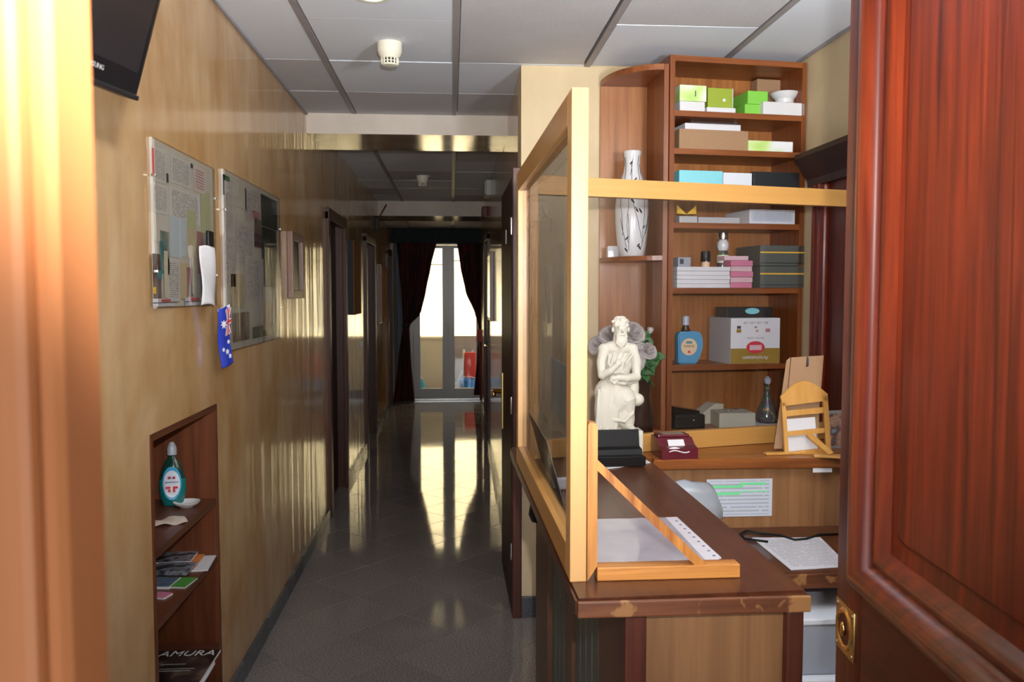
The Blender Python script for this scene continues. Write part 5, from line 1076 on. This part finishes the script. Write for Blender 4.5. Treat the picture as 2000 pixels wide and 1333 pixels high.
# shelf 6
t = item('case', 'black glasses case at the left of the lowest visible bookcase shelf', 'case', 1319, 1378, 812, 6, 0.0, 0.13, 'black_plastic', bev=0.008); turned('clasp', t, 'steel', [(0.005, 0), (0.004, 0.004)], 10, cx=t['w'] * 0.6, cy=-0.002, cz=t['h'] * 0.6)
poly('open_lid', t, 'black_gloss', [(0.0, 0.0), (0.0, 0.035), (t['w'] * 0.9, 0.012), (t['w'] * 0.9, 0.0)], lambda a, b, d: Vector((a, d, b + t['h'])), 0.03, 0.12)
a = item('box', 'cream box on the lowest visible bookcase shelf', 'box', 1405, 1472, 808, 6, -0.006, 0.15, 'cream_box'); a.rotation_euler[2] = rzb - 0.12
x_, _ = bloc(1382, 830, 0.05); b = thing('open_box', 'second cream box with tilted top, behind the cream box with glasses', 'box', world(x_, 0.06, SH[6] + 0.001), rz=rzb + 0.15)
poly('lid', b, 'cream_box', [(0, 0), (0, 0.05), (0.085, 0.092), (0.14, 0.088), (0.14, 0.0)], lambda a, b_, d: Vector((a * 0.8 + 0.01, d, b_)), 0.05, 0.12)
t = thing('glasses', 'small wire glasses resting on the cream box', 'glasses', world(bloc(1432, 805, 0.06)[0], 0.06, a['top'] + 0.001), rz=rzb)
bm = bmesh.new()
for s in (-1, 1):
    tube(bm, [(s * 0.025 + 0.018 * math.cos(q_), -0.01 + 0.012 * math.sin(q_), 0.003) for q_ in [i * 2 * PI / 16 for i in range(17)]], 0.0016, 6)
tube(bm, [(-0.007, -0.01, 0.003), (0.007, -0.01, 0.003)], 0.0016, 6); tube(bm, [(-0.043, -0.01, 0.003), (-0.03, 0.04, 0.003)], 0.0014, 6); tube(bm, [(0.043, -0.01, 0.003), (0.02, 0.045, 0.003)], 0.0014, 6)
link('frame', bm, 'steel', t, True)
x_, _ = bloc(1498, 800, 0.08); b = item('paper_stack', 'white papers under the glass carafe on the lowest visible shelf', 'papers', 1476, 1525, 833, 6, 0.0, 0.2, 'white_paper')
t = thing('carafe', 'dark painted glass carafe with long neck on the lowest visible shelf', 'carafe', world(x_, 0.08, b['top'] + 0.001)); turned('body', t, 'carafe_print', [(0.040, 0), (0.05, 0.008), (0.052, 0.03), (0.035, 0.075), (0.018, 0.115), (0.013, 0.14), (0.013, 0.17), (0.017, 0.178)], 30); turned('stopper', t, 'cap_clear', [(0.011, 0.178), (0.016, 0.19), (0.016, 0.20), (0.006, 0.212)], 20)

# ---- curved corner unit left of the bookcase
cu = thing('corner_unit', 'curved open corner shelf unit joined to the left side of the bookcase', 'shelf', (0, 0, 0))
xl_, yb_ = 0.692, 3.925
box('back_panel', cu, 'wood_back', (xl_, BX + 0.0, yb_ - 0.014, yb_, 0.0, 2.525))
box('side_panel', cu, 'wood_case', (BX - 0.024, BX - 0.004, BY + 0.008, yb_ - 0.014, 0.0, 2.528))
def quarter(z0, z1, r0, name, mat, yf=None):
    cx_, cy_ = BX - 0.024, yb_ - 0.014; rx = cx_ - xl_; ry = (cy_ - (BY + 0.012)) if yf is None else yf
    pts = [(cx_, cy_)] + [(cx_ - rx * math.sin(a), cy_ - ry * math.cos(a)) for a in [i * PI / 2 / 16 for i in range(17)]]
    return poly(name, cu, mat, pts, lambda a, b, d: Vector((a, b, d)), z0, z1)
quarter(2.505, 2.53, 0, 'top_board', 'wood_case_h'); SV = 1.712
quarter(SV - 0.02, SV, 0, 'shelf', 'wood_case_h'); quarter(0.93, 0.95, 0, 'shelf', 'wood_case_h')
box('edge_strip', cu, 'wood_ledge', (0.84, 0.852, 3.60, 3.62, 0.95, 1.22))
# patterned vase
vx = PY(1237, 400, 3.72).x
t = thing('vase', 'tall white vase with black branch pattern on the corner shelf', 'vase', (vx, 3.75, SV + 0.0005))
prof = [(0.050, 0), (0.056, 0.006), (0.066, 0.06), (0.074, 0.15), (0.075, 0.22), (0.070, 0.28), (0.055, 0.335), (0.040, 0.375), (0.034, 0.41), (0.035, 0.44), (0.041, 0.468), (0.039, 0.470), (0.032, 0.44), (0.03, 0.41)]
turned('body', t, 'white_gloss', prof, 40)
def vr(z):
    for (r0, z0), (r1, z1) in zip(prof[:-4], prof[1:-3]):
        if z0 <= z <= z1: return r0 + (r1 - r0) * (z - z0) / (z1 - z0)
    return 0.04
rv = random.Random(5)
for i in range(15):
    a = -PI / 2 + rv.uniform(-1.6, 1.6); z = rv.uniform(0.02, 0.12) if i % 3 else rv.uniform(0.2, 0.36); pts = []
    da = rv.uniform(-0.06, 0.06); n_ = rv.randint(9, 16)
    for k_ in range(n_):
        pts.append(((vr(z) + 0.0006) * math.cos(a), (vr(z) + 0.0006) * math.sin(a), z)); z += 0.016; a += da + rv.uniform(-0.03, 0.03)
        if z > 0.455: break
    wire('branch', t, 'black_gloss', pts, [0.0012] * len(pts), 5)
for (aa_, z, s_) in ((-1.75, 0.245, 0.016), (-1.5, 0.205, 0.014), (-1.25, 0.20, 0.014), (-0.95, 0.13, 0.012), (-2.1, 0.08, 0.012), (-1.3, 0.05, 0.012), (-1.5, 0.34, 0.010), (-0.9, 0.33, 0.012), (-1.9, 0.415, 0.010), (-1.2, 0.04, 0.013), (-2.2, 0.03, 0.014)):
    bm = bmesh.new(); bmesh.ops.create_icosphere(bm, subdivisions=2, radius=1.0)
    moved(bm, Matrix.Translation(((vr(z)) * math.cos(aa_), vr(z) * math.sin(aa_), z)) @ Matrix.Rotation(aa_, 4, 'Z') @ Matrix.Rotation(0.6 if s_ > 0.0125 else -0.7, 4, 'X') @ Matrix.Diagonal((0.0015, s_ * 0.32, s_, 1))); link('leaf_mark', bm, 'black_gloss', t, True)
t = thing('small_box', 'small white box beside the patterned vase on the corner shelf', 'box', (PY(1184, 500, 3.86).x + 0.03, 3.84, SV + 0.0005)); box('body', t, 'white_gloss', (-0.03, 0.03, -0.02, 0.02, 0, 0.05), bev=0.002); box('flap', t, 'white_paper', (-0.03, 0.03, -0.022, -0.02, 0.03, 0.052))

# ---- white roses in a dark vase behind the statuette
VX_, VYf = 0.775, 3.40
t = thing('flower_vase', 'dark brown vase holding white roses behind the statuette', 'vase', (VX_, VYf, 0.76)); 
box('pedestal', t, 'wood_case', (-0.07, 0.07, -0.07, 0.07, -0.76, 0.17), bev=0.003)
turned('body', t, 'vase_brown', [(0.045, 0.17), (0.05, 0.18), (0.055, 0.26), (0.04, 0.37), (0.045, 0.42), (0.05, 0.435), (0.042, 0.43)], 28)
def rose(cx_, cy_, cz_, R, yaw, tilt, label, bud=False):
    t = thing('rose', label, 'flower', (cx_, cy_, cz_)); rr = random.Random(int(cx_ * 1000 + cz_ * 77))
    bm = bmesh.new()
    rings = [(0.25, 3, 0.95), (0.45, 4, 0.85), (0.70, 5, 0.65), (0.92, 6, 0.35), (1.05, 7, 0.05)] if not bud else [(0.25, 3, 0.98), (0.42, 4, 0.95), (0.55, 4, 0.85)]
    Mx = Matrix.Rotation(yaw, 4, 'Z') @ Matrix.Rotation(tilt, 4, 'X')
    for (rf, n_, lift_) in rings:
        for i in range(n_):
            a0 = 2 * PI * i / n_ + rf * 2 + rr.uniform(-.2, .2); wd = 2 * PI / n_ * 0.75
            def fn(u, v):
                a = a0 + (u - 0.5) * 2 * wd; s = math.sin(PI * min(1, 0.15 + u * 0.7 + 0.07)) 
                rad = R * rf * (0.25 + 0.75 * v ** 0.6) + R * 0.08 * (v ** 3) * (1.2 - lift_); z = R * (lift_ * 1.05 * v * (0.75 + 0.25 * s)) - R * 0.5 + 0.10 * R * (1 - lift_) * math.sin(PI * v)
                return Mx @ Vector((rad * math.cos(a), rad * math.sin(a), z + R * 0.05 * math.sin(9 * u + i)))
            grid(bm, 6, 5, fn)
    bmesh.ops.solidify(bm, geom=bm.faces[:], thickness=0.0012); link('bloom', bm, 'rose_white', t, True)
    base = Vector((VX_ - cx_, VYf - cy_, 0.76 + 0.35 - cz_))
    start = Mx @ Vector((0, 0, -R * 0.5)); wire('stem', t, 'stem_green', [start, start.lerp(base, 0.5) + Vector((0, 0.01, 0.02)), base], 0.003, 6)
    for i in range(3):
        bm = bmesh.new(); a = rr.uniform(0, 6.28); o_ = start.lerp(base, 0.15 + 0.2 * i)
        def lf_(u, v):
            wv = 0.022 * math.sin(PI * min(1, v + 0.03)) ; return o_ + Vector((math.cos(a) * v * 0.075 - math.sin(a) * (u - 0.5) * wv * 2, math.sin(a) * v * 0.075 * 0.6 + math.cos(a) * (u - 0.5) * wv * 2 - 0.01, -0.02 * v + 0.02 * math.sin(PI * v) + 0.012 * abs(u - 0.5)))
        grid(bm, 4, 6, lf_, 0.0008); link('leaf', bm, 'leaf_green', t, True)
def rp_(px, py, y): return PY(px, py, y)
for (px, py, y, R, yaw, tilt, lab, bud) in (
    (1238, 648, 3.36, 0.052, 0.2, 1.0, 'large open white rose at the top of the bunch behind the statuette', False),
    (1190, 652, 3.40, 0.042, -0.3, 1.0, 'white rose partly hidden behind the statuette head', False),
    (1236, 698, 3.32, 0.056, 0.1, 1.25, 'large white rose low in the bunch, right of the statuette shoulder', False),
    (1268, 682, 3.34, 0.036, 0.3, 0.9, 'rounded white rose at the right of the bunch', False),
    (1167, 672, 3.42, 0.040, -0.4, 1.1, 'white rose at the left of the bunch beside the screen frame', False),
    (1270, 646, 3.40, 0.026, 0.5, 0.3, 'closed white rosebud at the upper right of the bunch', True)):
    p = rp_(px, py, y); rose(p.x, p.y, p.z, R, yaw, tilt, lab, bud)
for (px, py) in ((1270, 705), (1262, 716), (1278, 695), (1250, 722), (1255, 662)):
    p = PY(px, py, 3.40); t = thing('leaf_sprig', 'dark green leaves in the lower right of the rose bunch', 'leaves', p, group='leaf sprigs among the white roses')
    for i in range(4):
        a = 1.2 * i + px; bm = bmesh.new()
        grid(bm, 4, 6, lambda u, v: Vector((math.cos(a) * v * 0.05 - math.sin(a) * (u - 0.5) * 0.04 * math.sin(PI * min(1, v + .03)), -0.02 * v + 0.008 * i, math.sin(a) * v * 0.045 + math.cos(a) * (u - 0.5) * 0.04 * math.sin(PI * min(1, v + .03)))), 0.0008); link('leaf', bm, 'leaf_green', t, True)
    wire('stem', t, 'stem_green', [(0, 0, 0), ((VX_ - p.x) * 0.5, 0, (1.13 - p.z) * 0.4), (VX_ - p.x, VYf - p.y, 1.13 - p.z)], 0.002, 6)

# ------------------------------------------------------------------ dark cupboard on the reception side wall with cornice
t = bpy.data.objects.new('door_6', None); COL.objects.link(t); t.location = (1.575, 2.66, 0); struct(t)
box('door_panel', t, 'door_mahogany', (-0.03, 0.0, 0.0, 0.82, 0.0, 2.0)); box('casing', t, 'door_mahogany', (-0.055, -0.03, 0.70, 0.82, 0.0, 2.0), bev=0.01); box('casing', t, 'door_mahogany', (-0.055, -0.03, 0.0, 0.12, 0.0, 2.0), bev=0.01)
box('moulding', t, 'door_mahogany', (-0.065, -0.055, 0.735, 0.745, 0, 2.0)); box('moulding', t, 'door_mahogany', (-0.065, -0.055, 0.775, 0.785, 0, 2.0))
bm = bmesh.new(); prism(bm, [(0.0, 2.0), (-0.055, 2.0), (-0.06, 2.03), (-0.115, 2.115), (-0.115, 2.135), (0.0, 2.135)], lambda a, b, d: Vector((a, d, b)), -0.1, 0.86); link('cornice', bm, 'door_dark', t)

# ------------------------------------------------------------------ big mahogany entrance leaf on the right
ED = Vector((0.605, 1.262, 0)); ang = math.atan2(-1, -0.1)      # from the free edge towards the hinge
dl = thing('entrance_door', 'dark red mahogany entrance door leaf standing open at the right edge', 'door', ED)
uu = Vector((-0.0995, -0.995, 0)); nnn = Vector((-0.995, 0.0995, 0))   # nnn faces the corridor
def DL(s, n_, z): return uu * s + nnn * n_ + Vector((0, 0, z))
def dbox(name, mat, s0, s1, n0, n1, z0, z1, bev=0.0, parent=None):
    bm = bmesh.new(); abox(bm, s0, s1, n0, n1, z0, z1, bev=bev)
    for v in bm.verts: v.co = DL(v.co.x, v.co.y, v.co.z)
    return link(name, bm, mat, parent or dl, 'auto' if bev else False)
WD = 0.80; ZT = 2.30; ZR0, ZR1 = 1.005, 1.125
dbox('stile', 'door_mahogany', 0, 0.10, -0.045, 0, 0.01, ZT, 0.004); dbox('stile', 'door_mahogany', WD - 0.10, WD, -0.045, 0, 0.01, ZT, 0.004)
dbox('rail', 'door_mahogany_y', 0.10, WD - 0.10, -0.045, -0.001, ZR0, ZR1 - 0.0); dbox('rail', 'door_mahogany_y', 0.10, WD - 0.10, -0.045, -0.001, 0.01, 0.20); dbox('rail', 'door_mahogany_y', 0.10, WD - 0.10, -0.045, -0.001, ZT - 0.12, ZT)
def dpanel(s0, s1, z0, z1):
    bm = bmesh.new()
    # bolection moulding swept round the opening
    prof_ = [(0.0, 0.0), (0.001, 0.009), (0.006, 0.018), (0.014, 0.024), (0.021, 0.030), (0.028, 0.0305), (0.033, 0.028), (0.038, 0.0235), (0.0415, 0.018), (0.044, 0.011), (0.0455, 0.003), (0.049, 0.003), (0.053, 0.0065), (0.058, 0.008), (0.063, 0.006), (0.067, 0.0), (0.074, -0.010)]
    rings = []
    for (o_, n_) in prof_:
        a0, a1, b0, b1 = s0 + o_, s1 - o_, z0 + o_, z1 - o_
        rings.append([bm.verts.new(DL(*c)) for c in ((a0, n_, b0), (a1, n_, b0), (a1, n_, b1), (a0, n_, b1))])
    for A_, B_ in zip(rings[:-1], rings[1:]):
        for i in range(4): bm.faces.new((A_[i], A_[(i + 1) % 4], B_[(i + 1) % 4], B_[i]))
    link('moulding', bm, 'door_moulding', dl, True)
    i0, i1, j0, j1 = s0 + 0.072, s1 - 0.072, z0 + 0.072, z1 - 0.072
    bm = bmesh.new(); rings = []
    for (o_, n_) in ((0, -0.010), (0.028, -0.012), (0.030, -0.006), (0.034, -0.004)):
        cs_ = []
        R_ = max(0.001, 0.02)
        for (cx1, cz1, st) in ((i0 + o_ + R_, j0 + o_ + R_, PI), (i1 - o_ - R_, j0 + o_ + R_, 1.5 * PI), (i1 - o_ - R_, j1 - o_ - R_, 0), (i0 + o_ + R_, j1 - o_ - R_, 0.5 * PI)):
            for k_ in range(5): aa1 = st + k_ * PI / 8; rad_ = R_ if o_ > 0 else 0.0001; cs_.append(bm.verts.new(DL(cx1 + (R_ if o_ > 0 else R_ * 1.414) * math.cos(aa1 if o_ > 0 else st + PI / 4), n_, cz1 + (R_ if o_ > 0 else R_ * 1.414) * math.sin(aa1 if o_ > 0 else st + PI / 4))))
        rings.append(cs_)
    for A_, B_ in zip(rings[:-1], rings[1:]):
        for i in range(20): bm.faces.new((A_[i], A_[(i + 1) % 20], B_[(i + 1) % 20], B_[i]))
    bm.faces.new(rings[-1]); link('panel', bm, 'door_mahogany', dl)
dpanel(0.098, WD - 0.098, ZR1 - 0.002, ZT - 0.118); dpanel(0.098, WD - 0.098, 0.20, ZR0 - 0.035)
dbox('rail', 'door_mahogany_y', 0.10, WD - 0.10, -0.045, -0.001, ZR0 - 0.037, ZR0)
# brass flush plate
P0, P1, Q0, Q1 = 0.008, 0.082, 1.002, 1.078
pl = dbox('lock_plate', 'brass', P0, P1, 0.0, 0.003, Q0, Q1, 0.0008)
bm = bmesh.new(); cs0, cz0 = (P0 + P1) / 2, (Q0 + Q1) / 2; rings = []
for (r_, n_) in ((0.033, 0.003), (0.031, 0.0055), (0.027, 0.006), (0.024, 0.0035)): rings.append([bm.verts.new(DL(cs0 + r_ * math.cos(2 * PI * i / 40), n_, cz0 + r_ * math.sin(2 * PI * i / 40))) for i in range(40)])
for A_, B_ in zip(rings[:-1], rings[1:]):
    for i in range(40): bm.faces.new((A_[i], A_[(i + 1) % 40], B_[(i + 1) % 40], B_[i]))
link('ring', bm, 'brass_bright', pl, True)
bm = bmesh.new(); c_ = [bm.verts.new(DL(cs0 + 0.0235 * math.cos(2 * PI * i / 32), 0.0034, cz0 + 0.0235 * math.sin(2 * PI * i / 32))) for i in range(32)]; bm.faces.new(c_); link('dish', bm, 'door_mahogany_y', pl)
bm = bmesh.new(); bmesh.ops.create_uvsphere(bm, u_segments=16, v_segments=10, radius=0.007); 
for v in bm.verts: v.co = DL(cs0 + v.co.x, 0.006 + v.co.y * 0.5, cz0 + v.co.z * 1.6)
link('keyhole_cover', bm, 'brass_bright', pl, True)
for (a, b) in ((P0 + 0.007, Q0 + 0.007), (P1 - 0.007, Q0 + 0.007), (P0 + 0.007, Q1 - 0.007), (P1 - 0.007, Q1 - 0.007)):
    bm = bmesh.new(); bmesh.ops.create_uvsphere(bm, u_segments=10, v_segments=6, radius=0.003)
    for v in bm.verts: v.co = DL(a + v.co.x, 0.0032 + v.co.y * 0.4, b + v.co.z)
    link('screw', bm, 'steel', pl, True)
# ------------------------------------------------------------------ closed leaf at the left edge
cl = thing('entrance_door', 'orange wooden door leaf edge very close at the left of the picture', 'door', (-0.156, 0.35, 0))
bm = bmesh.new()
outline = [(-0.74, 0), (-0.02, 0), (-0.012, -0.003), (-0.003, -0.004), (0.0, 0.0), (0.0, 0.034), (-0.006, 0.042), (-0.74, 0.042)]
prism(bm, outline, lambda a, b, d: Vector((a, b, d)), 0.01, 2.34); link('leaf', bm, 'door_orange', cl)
box('astragal', cl, 'door_orange', (-0.055, -0.008, -0.012, 0.0, 0.01, 2.34), bev=0.005)
